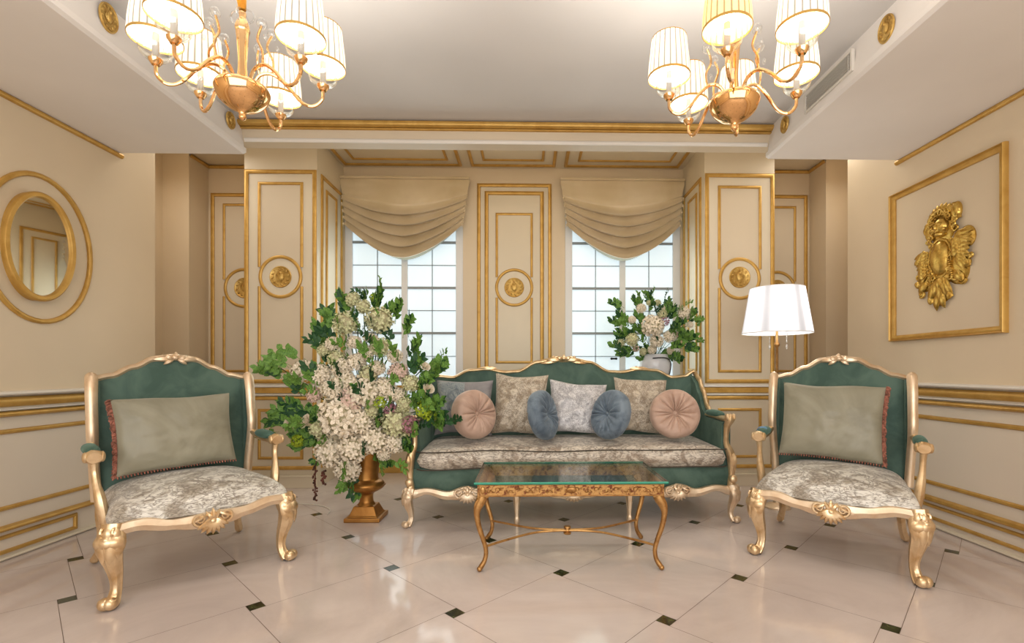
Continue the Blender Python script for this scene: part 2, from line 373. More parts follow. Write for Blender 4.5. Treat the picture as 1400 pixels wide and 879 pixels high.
# dropped ceilings over both sides, with a cast lip along the inner bottom edge
for side, xw, xi, s_ in (('left', -3.04, -2.1, 1), ('right', 2.85, 1.81, -1)):
    mb = MB(); pr = [(xw, 2.71), (xi - .02 * s_, 2.71), (xi, 2.722), (xi, 2.752), (xi - .015 * s_, 2.757), (xi - .05 * s_, 3.0), (xw, 3.06)]
    mb.rings([[(x, y, z) for x, z in pr] for y in (Y0, 3.67)], True, True)
    tag(mb.build('ceiling_%s_soffit' % side, 'soffit', smooth=False), kind='structure')
struct('ceiling_beam', [(-2.16, 1.87, 3.67, 3.77, 2.80, HT)], 'field')
struct('trim_wainscot_left', [(-3.04, -3.034, Y0, 4.03, 0, .95)], 'wainscot')
struct('trim_wainscot_right', [(2.844, 2.85, Y0, 4.28, 0, .98)], 'wainscot')
# gold moulding along the beam top, and white bead at its foot
mb = MB(); P = planeY(3.67)
mould(mb, P, [(-2.145, 2.935), (1.855, 2.935)], .05, .045, False); trim(mb)
mb = MB(); mould(mb, P, [(-2.11, 2.815), (1.82, 2.815)], .03, .012, False); trim(mb, 'white')
mb = MB(); mould(mb, planeY(3.6695), [(-2.16, 2.902), (1.87, 2.902)], .012, .02, False); trim(mb)
# crown strips
mb = MB(); mould(mb, planeXl(-3.04), [(Y0, 2.695), (3.70, 2.695)], .034, .02, False); trim(mb)
mb = MB(); mould(mb, planeXr(2.85), [(Y0, 2.697), (3.70, 2.697)], .034, .02, False); trim(mb)
for seg in (((-3.40, 4.95, -3.40, 5.25), (-3.40, 5.25, -2.65, 5.25)), ((2.355, 5.25, 3.07, 5.25), (3.07, 5.25, 3.07, 4.95))):
    mb = MB()
    for x0, y0, x1, y1 in seg:
        if y0 == y1: mould(mb, planeY(y0), [(x0, 3.262), (x1, 3.262)], .034, .02, False)
        else: mould(mb, planeXl(x0) if x0 < 0 else planeXr(x0), [(min(y0, y1), 3.262), (max(y0, y1), 3.262)], .034, .02, False)
    trim(mb)
# ceiling panels of the window alcove
mb = MB(); P = planeZ(HT)
for a0, a1 in ((-1.93, -.72), (-.59, .275), (.40, 1.60)):
    mould(mb, P, rect(a0, a1, 3.92, 5.175), .034, .018); mould(mb, P, rect(a0 + .13, a1 - .12, 4.04, 5.045), .026, .014)
trim(mb)
# tall wall panels with a ring for the medallion
def tall_panel(P, a0, a1, z0, z1, inset=.12, ring_r=.195, zc=1.972, inner=None, wd=.036):
    mb = MB(); mould(mb, P, rect(a0, a1, z0, z1), wd, .018); trim(mb)
    i0, i1, j0, j1 = inner or (a0 + inset, a1 - inset, z0 + .105, z1 - .115); cx = (i0 + i1) / 2
    mb = MB(); hw = (i1 - i0) / 2; g = .235 if ring_r else 0
    if ring_r:
        dz = .07
        mould(mb, P, [(i0, zc + dz + .02), (i0, j1), (i1, j1), (i1, zc + dz + .02)][::-1], .026, .014, False)
        mould(mb, P, [(i0, zc - dz - .02), (i0, j0), (i1, j0), (i1, zc - dz - .02)], .026, .014, False)
        mould(mb, P, ell(cx, zc, ring_r - .008, ring_r - .008), .03, .016)
    else: mould(mb, P, rect(i0, i1, j0, j1), .026, .014)
    trim(mb)
    mb = MB(); mb.add([P(i0, j0, .002), P(i1, j0, .002), P(i1, j1, .002), P(i0, j1, .002)], [(0, 1, 2, 3)])
    if ring_r: mb.cur = 1; mb.add([P(*q, .003) for q in ell(cx, zc, ring_r, ring_r)], [tuple(range(48))])
    trim(mb, ['field', 'panel'], smooth=False)
    return cx
PC = planeY(YC); PB = planeY(YB)
for (x0, x1) in (CL, CR):
    c = (x0 + x1) / 2
    tall_panel(PC, c - .315, c + .315, .995, 2.955, inner=(c - .196, c + .196, 1.09, 2.845), zc=1.972)
    mb = MB(); mould(mb, PC, rect(c - .315, c + .315, .185, .838), .034, .018); trim(mb)
    mb = MB(); mould(mb, PC, rect(c - .196, c + .196, .278, .725), .026, .014); trim(mb)
    mb = MB(); mb.add([PC(c - .196, .278, .002), PC(c + .196, .278, .002), PC(c + .196, .725, .002), PC(c - .196, .725, .002)], [(0, 1, 2, 3)]); trim(mb, 'field', smooth=False)
    mb = MB(); mb.box(x0 - .004, x1 + .004, YC - .014, YC, .885, .938); trim(mb, bev=.004)
    mb = MB(); mb.box(x0 - .008, x1 + .008, YC - .024, YC, .94, .962); mb.box(x0 - .008, x1 + .008, YC - .02, YC, .862, .876); trim(mb, 'white', bev=.003)
    mb = MB(); mb.box(x0 - .008, x1 + .008, YC - .02, YC, 0, .10); mb.box(x0 - .008, x1 + .008, YC - .028, YC, .10, .118); trim(mb, 'panel', bev=.004)
# centre pier between the windows
mb = MB(); mould(mb, PB, rect(-.53, .235, .2, 3.09), .036, .018); trim(mb)
mb = MB(); mould(mb, PB, rect(-.447, .15, .3, 3.005), .04, .024); trim(mb)
def inner_only(P, i0, i1, j0, j1, rr, zc, mat='field'):
    mb = MB(); cx = (i0 + i1) / 2
    mould(mb, P, [(i0, zc + .11), (i0, j1), (i1, j1), (i1, zc + .11)][::-1], .026, .014, False)
    mould(mb, P, [(i0, zc - .11), (i0, j0), (i1, j0), (i1, zc - .11)], .026, .014, False)
    mould(mb, P, ell(cx, zc, rr, rr), .03, .016); trim(mb)
inner_only(PB, -.337, .038, 1.185, 2.78, .19, 1.99)
mb = MB(); mb.box(-.51, .215, YB - .004, YB, .22, 3.07); trim(mb, 'panel', smooth=False)
# niche panels, left and right
tall_panel(PB, -3.355, -2.70, .995, 2.965, inner=(-3.235, -2.815, 1.09, 2.86), ring_r=.205, zc=1.975)
tall_panel(PB, 2.40, 3.03, .995, 2.99, inner=(2.52, 2.91, 1.09, 2.875), ring_r=.2, zc=1.975)
for (a0, a1) in ((-3.355, -2.70), (2.40, 3.03)):
    mb = MB(); mould(mb, PB, rect(a0, a1, .185, .838), .034, .018); trim(mb)
    mb = MB(); mb.box(a0 - .04, a1 + .04, YB - .014, YB, .885, .938); trim(mb)
# alcove side panels
for P in (planeXl(CL[1]), planeXr(CR[0])):
    mb = MB(); mould(mb, P, rect(4.70, 5.19, .995, 2.955), .034, .016); trim(mb)
    mb = MB(); mould(mb, P, rect(4.81, 5.05, 1.1, 2.85), .026, .014); trim(mb)
    mb = MB(); mould(mb, P, rect(4.70, 5.19, .185, .838), .034, .016); mould(mb, P, [(4.6, .91), (5.25, .91)], .05, .014, False); trim(mb)
# side wall rails
def rails(P, y1, zs, dz=0):
    for z0, z1, m_, d in zs:
        d += .006
        mb = MB(); mould(mb, P, [(Y0, (z0 + z1) / 2), (y1, (z0 + z1) / 2)], z1 - z0, d, False); trim(mb, m_)
rails(planeXl(-3.04), 4.03, ((.950, .978, 'white', .05), (.886, .944, 'wallgold', .022), (.862, .876, 'white', .02), (.828, .860, 'wallgold', .03), (.728, .756, 'wallgold', .014),
    (.286, .312, 'wallgold', .014), (.166, .200, 'wallgold', .03)))
rails(planeXr(2.85), 4.28, ((.980, 1.010, 'white', .05), (.916, .973, 'wallgold', .022), (.893, .905, 'white', .02), (.855, .888, 'wallgold', .03), (.750, .780, 'wallgold', .014),
    (.294, .322, 'wallgold', .014), (.178, .216, 'wallgold', .03)))
for P, b0, b1, y1 in ((planeXl(-3.04), .047, .133, 3.32), (planeXr(2.85), .062, .146, 3.7)):
    mb = MB(); mould(mb, P, rect(Y0, y1, b0, b1), .024, .02); trim(mb)
    mb = MB(); mould(mb, P, [(Y0, .012), (4.0, .012)], .024, .028, False); trim(mb, 'panel')
# baseboards at the back wall
mb = MB(); mb.box(-1.977, 1.68, YB - .02, YB, 0, .12); mb.box(-1.977, 1.68, YB - .014, YB, .885, .938)
tag(mb.build('baseboard_back', 'wallgold', smooth=False, bev=.004), kind='structure')

# ------------------------------------------------------------------ windows
def window(idx, x0, x1):
    root = empty('window_%d' % idx, (0, 0, 0), kind='structure')
    yf = YB + .03; gx0, gx1 = x0 + .075, x1 - .075; zb, zt = WZ; xm = (gx0 + gx1) / 2
    mb = MB(); mb.box(x0, gx0, yf - .02, yf + .05, zb, zt); mb.box(gx1, x1, yf - .02, yf + .05, zb, zt)
    mb.box(gx0, gx1, yf - .02, yf + .05, zb, zb + .07); mb.box(gx0, gx1, yf - .02, yf + .05, zt - .07, zt)
    mb.build('window_frame', 'upvc', root, smooth=False, bev=.004)
    mb = MB(); mb.box(xm - .032, xm + .032, yf - .012, yf + .04, zb, zt); mb.build('window_mullion', 'upvc', root, smooth=False, bev=.003)
    for (a, b) in ((gx0, xm - .032), (xm + .032, gx1)):
        mb = MB(); mb.box(a, b, yf + .02, yf + .03, zb + .07, zt - .07); mb.build('window_pane', 'pane', root, smooth=False)
        mb = MB(); c = (a + b) / 2; mb.box(c - .004, c + .004, yf + .008, yf + .019, zb + .07, zt - .07)
        for k_, z in enumerate((1.01, 1.25, 1.50, 1.745, 1.99, 2.235, 2.48, 2.73, .77)):
            t = .013 if k_ in (2, 4, 6, 0) else .004
            if k_ == 8: t = .004
            mb.box(a, b, yf + (.0 if t > .01 else .008), yf + .019, z - t, z + t)
        mb.build('window_muntins', 'muntin', root, smooth=False)
    mb = MB(); mb.box(xm - .13, xm - .06, yf - .01, yf - .002, 1.215, 1.235); mb.ball((xm - .12, yf - .012, 1.225), .014); mb.ball((xm - .07, yf - .012, 1.225), .014)
    mb.build('window_latch', 'dark', root)
    mb = MB(); mb.box(x0 - .03, x1 + .02, YB - .06, YB + .02, zb - .03, zb); mb.build('window_sill', 'white', root, smooth=False, bev=.006)
    return root
window(1, *WL); window(2, *WR)

# ------------------------------------------------------------------ carved ornament
def shell_carving(mb, c, w, h, ux, uz, un):
    """fan of leaves with side scrolls; ux across, uz up, un outward"""
    c = Vector(c); ux = Vector(ux); uz = Vector(uz); un = Vector(un)
    for i in range(-3, 4):
        a = i * .36; tip = c + ux * (w * .42 * sin(a)) + uz * (-h * .55 * cos(a)); leafdrop(mb, c + uz * h * .12 + un * .004, tip + un * .004, w * .075, w * .12, un)
    for s_ in (-1, 1):
        pts = []
        for i in range(20):
            t = i / 19; r = w * .17 * (1 - .75 * t); a = -PI / 2 + t * 2.6 * PI
            pts.append(c + ux * s_ * (w * .3 + r * cos(a)) + uz * (h * .12 + r * sin(a)) + un * (.006 + .006 * t))
        mb.tube(pts, [w * .045 * (1 - .5 * i / 19) for i in range(20)], 6, un)
        leafdrop(mb, c + ux * s_ * w * .12 + uz * h * .3, c + ux * s_ * w * .5 + uz * h * .02, w * .05, w * .1, un)
    for i in (-1, 0, 1): leafdrop(mb, c, c + ux * w * .16 * i + uz * h * (.5 - .1 * abs(i)), w * .06, w * .12, un)
    mb.ball(c + un * .008, (w * .1, w * .1, h * .12), 10, 6)
def cabriole(H, out, r=1.0, foot=True):
    """leg mesh standing at the origin; out = horizontal direction of the knee"""
    mb = MB(); o = Vector((out[0], out[1], 0)).normalized(); sd = V(-o.y, o.x, 0)
    tab = [(1.0, .0, .036, .036), (.88, .008, .036, .036), (.74, .020, .034, .034), (.58, .012, .029, .028), (.4, -.004, .022, .021), (.24, -.010, .0175, .0165), (.13, -.002, .018, .018), (.07, .010, .021, .021), (.035, .018, .02, .02)]
    p = cr([(t[0] * H, t[1] * r, t[2] * r, t[3] * r) for t in tab], 4)
    mb.tube([o * q[1] + V(0, 0, q[0]) for q in p], [(q[2], q[3]) for q in p], 20, o, ribs=8, ramp=.11)
    # acanthus at the knee
    for a in (-.9, -.3, .3, .9):
        d = (o * cos(a) + sd * sin(a)); leafdrop(mb, d * .028 * r + V(0, 0, H * .97), d * .036 * r + o * .014 + V(0, 0, H * (.52 + .1 * abs(a))), .020 * r, .017 * r, d)
    for a in (-.6, 0, .6):
        d = (o * cos(a) + sd * sin(a)); leafdrop(mb, d * .034 * r + V(0, 0, H * .90), d * .050 * r + V(0, 0, H * .72), .022 * r, .015 * r, d); leafdrop(mb, d * .036 * r + V(0, 0, H * .80), d * .034 * r + V(0, 0, H * 1.0), .014 * r, .013 * r, d)
    mb.ball(o * .042 * r + V(0, 0, H * .84), .014 * r)
    for s_ in (-1, 1):
        mb.tube([o * (.034 * r + .010 * r * cos(t)) + sd * (s_ * .018 * r) + V(0, 0, H * .92 + .010 * r * sin(t) * 1.4) for t in [i * .5 for i in range(13)]], .005 * r, 6, sd)
    if foot:
        for s_ in (-1, 1): mb.ball(o * .036 * r + sd * s_ * .008 * r + V(0, 0, .022 * r), (.022 * r, .022 * r, .022 * r), 12, 8)
        mb.tube([o * (.034 * r) + sd * .026 * r * q + V(0, 0, .023 * r) for q in (-1, 1)], [.014 * r, .014 * r], 10)
    return mb

# ------------------------------------------------------------------ sofa
def make_sofa():
    root = empty('sofa', (.325, 3.46, 0), R(1.6), label='long green velvet sofa with carved gold frame and damask seat between the windows', cat='sofa')
    low = [(-1.15, .19), (-1.04, .223), (-.89, .182), (-.81, .178), (-.75, .158), (-.69, .178), (-.55, .222), (-.405, .2), (-.26, .222), (-.1, .182), (0, .158), (.1, .182), (.26, .222), (.405, .2), (.55, .222), (.69, .178), (.75, .158), (.81, .178), (.89, .182), (1.04, .223), (1.15, .19)]
    top = [(-1.15, .262), (-1.04, .272), (-.89, .247), (-.76, .284), (-.64, .25), (-.405, .27), (-.14, .25), (0, .286), (.14, .25), (.405, .27), (.64, .25), (.76, .284), (.89, .247), (1.04, .272), (1.15, .262)]
    mb = MB(); X = lambda u: -1.14 + 2.28 * u
    mb.slab(lambda u, v: (X(u), .035 - .02 * sin(PI * v), interp(top, X(u)) - .02 + (.42 - interp(top, X(u))) * v), lambda u, v: (X(u), .76, .24 + .16 * v), 80, 6)
    mb.build('seat_rail', 'velvet', root)
    mb = MB(); n = 120; pts = []; rad = []
    for i in range(n + 1):
        x = -1.15 + 2.3 * i / n; a = interp(low, x); b = interp(top, x); pts.append((x, .015, (a + b) / 2)); rad.append(((b - a) / 2, .024))
    mb.tube(pts, rad, 14, (0, 0, 1), ribs=6, ramp=.06); ap = mb.build('apron', 'goldpale', root)
    for x in (-.75, 0, .75):
        mb = MB(); shell_carving(mb, (x, -.008, .225), .20, .12, (1, 0, 0), (0, 0, 1), (0, -1, 0)); mb.build('shell_carving', 'goldpale', ap)
    for s_ in (-1, 1):
        l = cabriole(.27, (s_ * .7, -.7), 1.05).build('leg', 'goldpale', root); l.location = (s_ * 1.155, .01, 0)
        mb = MB(); p = cr([(0, .26, .034), (0, .2, .026), (0, .12, .018), (0, .06, .014), (0, .045, .018), (0, .02, .017), (0, 0, .012)], 3)
        mb.tube([(q[0], 0, q[1]) for q in p], [q[2] for q in p], 12, (0, 1, 0), ribs=6); l = mb.build('leg', 'goldpale', root); l.location = (s_ * .405, .02, 0)
        mb = MB(); p = cr([(0, .25, .028), (.01, .15, .022), (.04, .05, .018), (.06, 0, .018)], 3)
        mb.tube([(0, q[0], q[1]) for q in p], [q[2] for q in p], 10, (1, 0, 0)); l = mb.build('leg', 'goldpale', root); l.location = (s_ * 1.05, .70, 0)
        # arm panel
        armtop = [(.06, .735), (.36, .745), (.44, .80), (.54, .93), (.62, 1.02), (.72, 1.07)]
        mb = MB(); Y = lambda u: .06 + .66 * u; ox = lambda z: s_ * (1.14 + .02 * (z - .4) / .6)
        mb.slab(lambda u, v: (ox(.3) - s_ * (.03 + .012 * sin(PI * v)) - s_ * .0, Y(u), .28 + (interp(armtop, Y(u)) - .30) * v), lambda u, v: (ox(.3) + s_ * .03, Y(u), .28 + (interp(armtop, Y(u)) - .30) * v), 24, 10)
        mb.build('arm_panel', 'velvet', root)
        mb = MB(); pts = [(s_ * 1.15, y, interp(armtop, y) + .0) for y in [.36 + .36 * i / 20 for i in range(21)]]
        mb.tube(pts, [(.017, .026)] * 21, 12, (1, 0, 0), ribs=4, ramp=.05); mb.build('wing_moulding', 'gold', root)
        mb = MB(); mb.tube([(s_ * 1.135, y, .765) for y in (.14, .16, .2, .26, .32, .37, .39)], [(.01, .02), (.022, .034), (.027, .038), (.028, .04), (.027, .038), (.02, .034), (.01, .02)], 14, (0, 0, 1)); mb.build('arm_pad', 'armvelvet', root)
        mb = MB(); mb.tube([(s_ * 1.135, y, .742) for y in (.4, .2, .12, .02)], [(.014, .03), (.016, .032), (.02, .034), (.022, .032)], 12, (0, 0, 1))
        p = cr([(1.14, .02, .765, .024), (1.137, .0, .745, .034), (1.13, .03, .70, .026), (1.128, .045, .62, .02), (1.13, .045, .56, .022), (1.15, .03, .50, .032), (1.16, .02, .42, .034), (1.155, .02, .34, .024), (1.15, .01, .28, .03), (1.155, .01, .25, .03)], 4)
        mb.tube([(s_ * q[0], q[1], q[2]) for q in p], [(q[3], q[3] * .9) for q in p], 14, (0, -1, 0), ribs=5, ramp=.05)
        for q in (-1, 1): mb.ball((s_ * 1.137 + q * .024, -.005, .76), (.014, .026, .026), 12, 8)
        mb.ball((s_ * 1.155, -.015, .315), (.03, .022, .03), 12, 8); leafdrop(mb, (s_ * 1.158, -.015, .5), (s_ * 1.16, -.012, .38), .018, .02, (0, -1, 0)); mb.build('arm_post', 'gold', root)
    bt = [(-1.14, 1.09), (-1.06, 1.045), (-.95, 1.035), (-.80, 1.095), (-.66, 1.105), (-.5, 1.08), (-.40, 1.085), (-.22, 1.165), (-.1, 1.185), (0, 1.18), (.1, 1.185), (.22, 1.165), (.40, 1.085), (.5, 1.08), (.66, 1.105), (.80, 1.095), (.95, 1.035), (1.06, 1.045), (1.14, 1.09)]
    mb = MB(); X = lambda u: -1.12 + 2.24 * u
    mb.slab(lambda u, v: (X(u), .62 + .09 * v - .02 * sin(PI * v), .36 + (interp(bt, X(u)) - .37) * v), lambda u, v: (X(u), .74 + .05 * v, .26 + (interp(bt, X(u)) - .27) * v), 70, 8)
    mb.build('backrest', 'velvet', root)
    mb = MB(); n = 110; pts = [(-1.14 + 2.28 * i / n, .735, interp(bt, -1.14 + 2.28 * i / n)) for i in range(n + 1)]
    mb.tube(pts, [(.017 + .006 * math.exp(-((p[0]) / .2) ** 2), .034) for p in pts], 12, (0, 0, 1), ribs=4, ramp=.06)
    for s_ in (-1, 1):
        for xx in (.63,): leafdrop(mb, (s_ * (xx + .1), .72, 1.11), (s_ * (xx - .06), .71, 1.118), .018, .02, (0, -1, 0)); mb.ball((s_ * xx, .71, 1.12), .016)
    tr = mb.build('top_rail', 'gold', root)
    mb = MB()
    for s_ in (-1, 1):
        mb.tube([(s_ * (.055 + .03 * (1 - t) * cos(5 * t)), .70, 1.195 + .026 * (1 - t * .7) * sin(5 * t)) for t in [i / 16 for i in range(17)]], .007, 6, (0, -1, 0))
        leafdrop(mb, (s_ * .02, .70, 1.19), (s_ * .15, .70, 1.185), .02, .024, (0, -1, 0)); leafdrop(mb, (s_ * .06, .70, 1.175), (s_ * .2, .705, 1.155), .014, .02, (0, -1, 0)); mb.ball((s_ * .09, .695, 1.21), .014)
        leafdrop(mb, (s_ * .01, .70, 1.19), (s_ * .06, .69, 1.215), .016, .02, (0, -1, 0))
    mb.ball((0, .69, 1.2), (.022, .02, .02)); leafdrop(mb, (0, .70, 1.19), (0, .69, 1.235), .016, .02, (0, -1, 0)); mb.build('crest_carving', 'gold', tr)
    # seat cushion
    mb = MB(); hx = 1.10; y0, y1 = -.02, .63
    def cu(side):
        def f(u, v):
            a = 2 * u - 1; b = 2 * v - 1; e = (1 - abs(a) ** 24) ** .35 * (1 - abs(b) ** 14) ** .4 if abs(a) < 1 and abs(b) < 1 else 0
            x = a * hx; y = y0 + (y1 - y0) * v - .018 * cos(a * PI * 2) * (1 - v); wr = .006 * noise.noise(V(x * 5, y * 5, side * 3))
            z = .470 + side * (.078 * e + .02 * (1 - a * a) * (1 - b * b) * (1 if side > 0 else 0)) + wr * e + .014 * v
            return (x, y, z)
        return f
    mb.slab(cu(1), cu(-1), 110, 26); cs = mb.build('seat_cushion', 'damask', root, ang=70)
    mb = MB()
    for zz in (.530, .408):
        pts = [(a * (hx + .002), y0 - .012 - .018 * cos(a * PI * 2) + (.03 if abs(a) > .985 else 0) + .004, zz + .004 * sin(a * 9)) for a in [-1 + 2 * i / 60 for i in range(61)]]
        mb.tube(pts, .0045, 6)
    mb.build('piping', 'piping', cs)
    return root
make_sofa()

# ------------------------------------------------------------------ armchairs
def make_chair():
    root = empty('armchair')
    low = [(-.40, .325), (-.30, .338), (-.17, .315), (-.07, .295), (0, .278), (.07, .295), (.17, .315), (.30, .338), (.40, .325)]
    top = [(-.40, .385), (-.28, .395), (-.15, .368), (0, .378), (.15, .372), (.28, .392), (.40, .385)]
    mb = MB(); n = 60; pts = []; rad = []
    for i in range(n + 1):
        x = -.37 + .74 * i / n; a = interp(low, x); b = interp(top, x); pts.append((x, -.375 - .035 * cos(x / .4 * PI / 2) ** 2, (a + b) / 2)); rad.append(((b - a) / 2 + .002, .026))
    mb.tube(pts, rad, 14, (0, 0, 1), ribs=6, ramp=.07)
    for s_ in (-1, 1):
        p = [(s_ * (.375 - .03 * t), -.36 + .68 * t, .355 + .012 * sin(PI * t)) for t in [i / 10 for i in range(11)]]; mb.tube(p, [(.032, .022)] * 11, 12, (0, 0, 1), ribs=4)
    mb.tube([(-.34, .32, .36), (.34, .32, .36)], [(.03, .02)] * 2, 10)
    fr = mb.build('seat_frame', 'goldpale', root)
    mb = MB(); shell_carving(mb, (0, -.438, .332), .19, .13, (1, 0, 0), (0, 0, 1), (0, -1, 0)); mb.build('shell_carving', 'gold', fr)
    for s_ in (-1, 1):
        l = cabriole(.385, (s_ * .6, -.8), 1.34).build('leg', 'gold', root); l.location = (s_ * .372, -.352, 0)
        mb = MB(); p = cr([(.0, .37, .03), (.01, .28, .028), (.005, .18, .022), (.02, .09, .019), (.045, .04, .021), (.05, .022, .021)], 4)
        mb.tube([(s_ * q[0] * .5, q[0], q[1]) for q in p], [q[2] for q in p], 12, (1, 0, 0), ribs=4); mb.ball((s_ * .03, .062, .022), .022); l = mb.build('leg', 'gold', root); l.location = (s_ * .335, .325, 0)
    # seat
    mb = MB()
    def st(side):
        def f(u, v):
            a = 2 * u - 1; b = 2 * v - 1; hw = .40 - .05 * v; e = ((1 - abs(a) ** 7) ** .5 * (1 - abs(b) ** 9) ** .5) if abs(a) < 1 and abs(b) < 1 else 0
            x = a * hw; y = -.385 + .70 * v - .035 * cos(a * PI / 2) ** 2 * (1 - v); zb = .378 - .006 * (1 - abs(a)) * (1 - v)
            if side < 0: return (x, y, zb)
            return (x, y, zb + (.102 + .052 * (1 - a * a) * (1 - b * b)) * e + .004 * noise.noise(V(x * 7, y * 7, 2)) * e)
        return f
    mb.slab(st(1), st(-1), 44, 30); mb.build('seat', 'damask_chair', root, ang=75)
    bt = [(-.385, 1.045), (-.3, 1.065), (-.2, 1.115), (-.1, 1.165), (0, 1.175), (.1, 1.165), (.2, 1.115), (.3, 1.065), (.385, 1.045)]
    mb = MB(); X = lambda u: -.36 + .72 * u
    mb.slab(lambda u, v: (X(u), .265 + .075 * v - .02 * sin(PI * v) * sin(PI * u), .40 + (interp(bt, X(u)) - .41) * v), lambda u, v: (X(u), .33 + .06 * v, .38 + (interp(bt, X(u)) - .385) * v), 40, 10); mb.build('backrest', 'velvet', root)
    mb = MB(); n = 50; pts = [(-.385 + .77 * i / n, .362, interp(bt, -.385 + .77 * i / n)) for i in range(n + 1)]
    mb.tube(pts, [(.02 + .006 * math.exp(-(p[0] / .1) ** 2), .032) for p in pts], 12, (0, 0, 1), ribs=5, ramp=.06); tr = mb.build('top_rail', 'goldpale', root)
    mb = MB()
    for s_ in (-1, 1):
        leafdrop(mb, (0, .335, 1.175), (s_ * .115, .335, 1.165), .02, .022, (0, -1, 0)); leafdrop(mb, (s_ * .015, .328, 1.165), (s_ * .06, .335, 1.192), .016, .022, (0, -1, 0))
        mb.tube([(s_ * (.04 + .025 * (1 - t) * cos(6 * t)), .328, 1.17 + .022 * (1 - t * .7) * sin(6 * t)) for t in [i / 14 for i in range(15)]], .006, 6, (0, -1, 0)); leafdrop(mb, (s_ * .01, .33, 1.17), (s_ * .06, .33, 1.135), .013, .016, (0, -1, 0))
    mb.ball((0, .33, 1.18), (.022, .018, .022)); leafdrop(mb, (0, .330, 1.175), (0, .335, 1.212), .016, .022, (0, -1, 0)); mb.build('crest_carving', 'goldpale', tr)
    for s_ in (-1, 1):
        mb = MB(); mb.slab(lambda u, v: (s_ * .355, .25 + .10 * u + .03 * v, .42 + .62 * v), lambda u, v: (s_ * .385, .25 + .10 * u + .03 * v, .42 + .62 * v), 3, 6); mb.build('wing', 'velvet', root)
        mb = MB(); p = cr([(.388, .345, 1.045, .012), (.39, .31, 1.068, .022), (.39, .285, 1.055, .028), (.392, .262, .97, .027), (.392, .245, .86, .026), (.392, .225, .76, .026), (.388, .235, .66, .024), (.38, .25, .52, .024), (.372, .25, .38, .024)], 4)
        mb.tube([(s_ * q[0], q[1], q[2]) for q in p], [(q[3], q[3] * .85) for q in p], 14, (1, 0, 0), ribs=4, ramp=.06); mb.build('stile', 'goldpale', root)
        mb = MB(); p = cr([(.395, .24, .70, .018), (.41, .12, .668, .02), (.42, 0, .662, .02), (.42, -.07, .672, .024), (.42, -.115, .672, .036), (.42, -.14, .668, .026)], 4)
        mb.tube([(s_ * q[0], q[1], q[2]) for q in p], [(q[3], q[3] * 1.15) for q in p], 14, (0, 0, 1), ribs=5, ramp=.04)
        for q in (-1, 1): mb.ball((s_ * .42 + q * .032, -.115, .672), (.013, .027, .027), 12, 8)
        p = cr([(.42, -.105, .655, .024), (.417, -.10, .60, .019), (.412, -.12, .54, .021), (.402, -.15, .47, .029), (.392, -.16, .40, .03), (.385, -.16, .35, .026)], 4)
        mb.tube([(s_ * q[0], q[1], q[2]) for q in p], [(q[3], q[3] * .8) for q in p], 14, (0, 1, 0), ribs=5, ramp=.05); mb.build('arm', 'gold', root)
        mb = MB(); mb.tube([(s_ * .415, y, .69 - .0 * y) for y in (-.06, -.045, 0, .06, .12, .16, .175)], [(.006, .014), (.02, .028), (.027, .033), (.028, .034), (.028, .033), (.022, .028), (.006, .014)], 14, (0, 0, 1)); mb.build('arm_pad', 'armvelvet', root)
    return root
chair = make_chair(); chair.location = (-1.935, 2.825, 0); chair.rotation_euler = (0, 0, R(47))
tag(chair, 'carved gilt armchair with green back beside the oval wall mirror', 'armchair', 'gilt armchairs with damask seats')
ch2 = copy_tree(chair); ch2.location = (1.90, 2.966, 0); ch2.rotation_euler = (0, 0, R(-35.5))
tag(ch2, 'carved gilt armchair with green back below the framed gold relief, blue tape on its arm', 'armchair')
mb = MB(); mb.slab(lambda u, v: (-.455 + .07 * u, .0 + .04 * v, .722 - .03 * (2 * u - 1) ** 4), lambda u, v: (-.455 + .07 * u, .0 + .04 * v, .716 - .03 * (2 * u - 1) ** 4), 10, 2); mb.build('tape', 'bluetape', ch2)

# ------------------------------------------------------------------ cushions
def pose(o, loc, tilt=0, yaw=0, roll=0, parent_m=None):
    m = Matrix.Translation(loc) @ Matrix.Rotation(R(yaw), 4, 'Z') @ Matrix.Rotation(R(-tilt), 4, 'X') @ Matrix.Rotation(R(roll), 4, 'Y')
    o.matrix_world = (parent_m @ m) if parent_m is not None else m; return o
def square_cushion(w, h, t, seed, pinch=.09):
    mb = MB()
    def f(side):
        def g(u, v):
            a = 2 * u - 1; b = 2 * v - 1; A = a * (1 - pinch * (1 - b * b)) ; B = b * (1 - pinch * (1 - a * a))
            e = max(0, (1 - a * a) * (1 - b * b)) ** .42; nz = noise.noise(V(a * 2.6, b * 2.6, seed)) * .07 + abs(noise.noise(V(a * 5 + b * 2, b * 4, seed + 9))) * .06
            return (A * w / 2, -side * (t / 2) * e * (1 - nz * 2.4) + .006 * noise.noise(V(a * 2, b * 2, seed + 3)), B * h / 2 + .012 * noise.noise(V(a * 1.3, b * 1.3, seed + 5)))
        return g
    mb.slab(f(1), f(-1), 36, 36); return mb
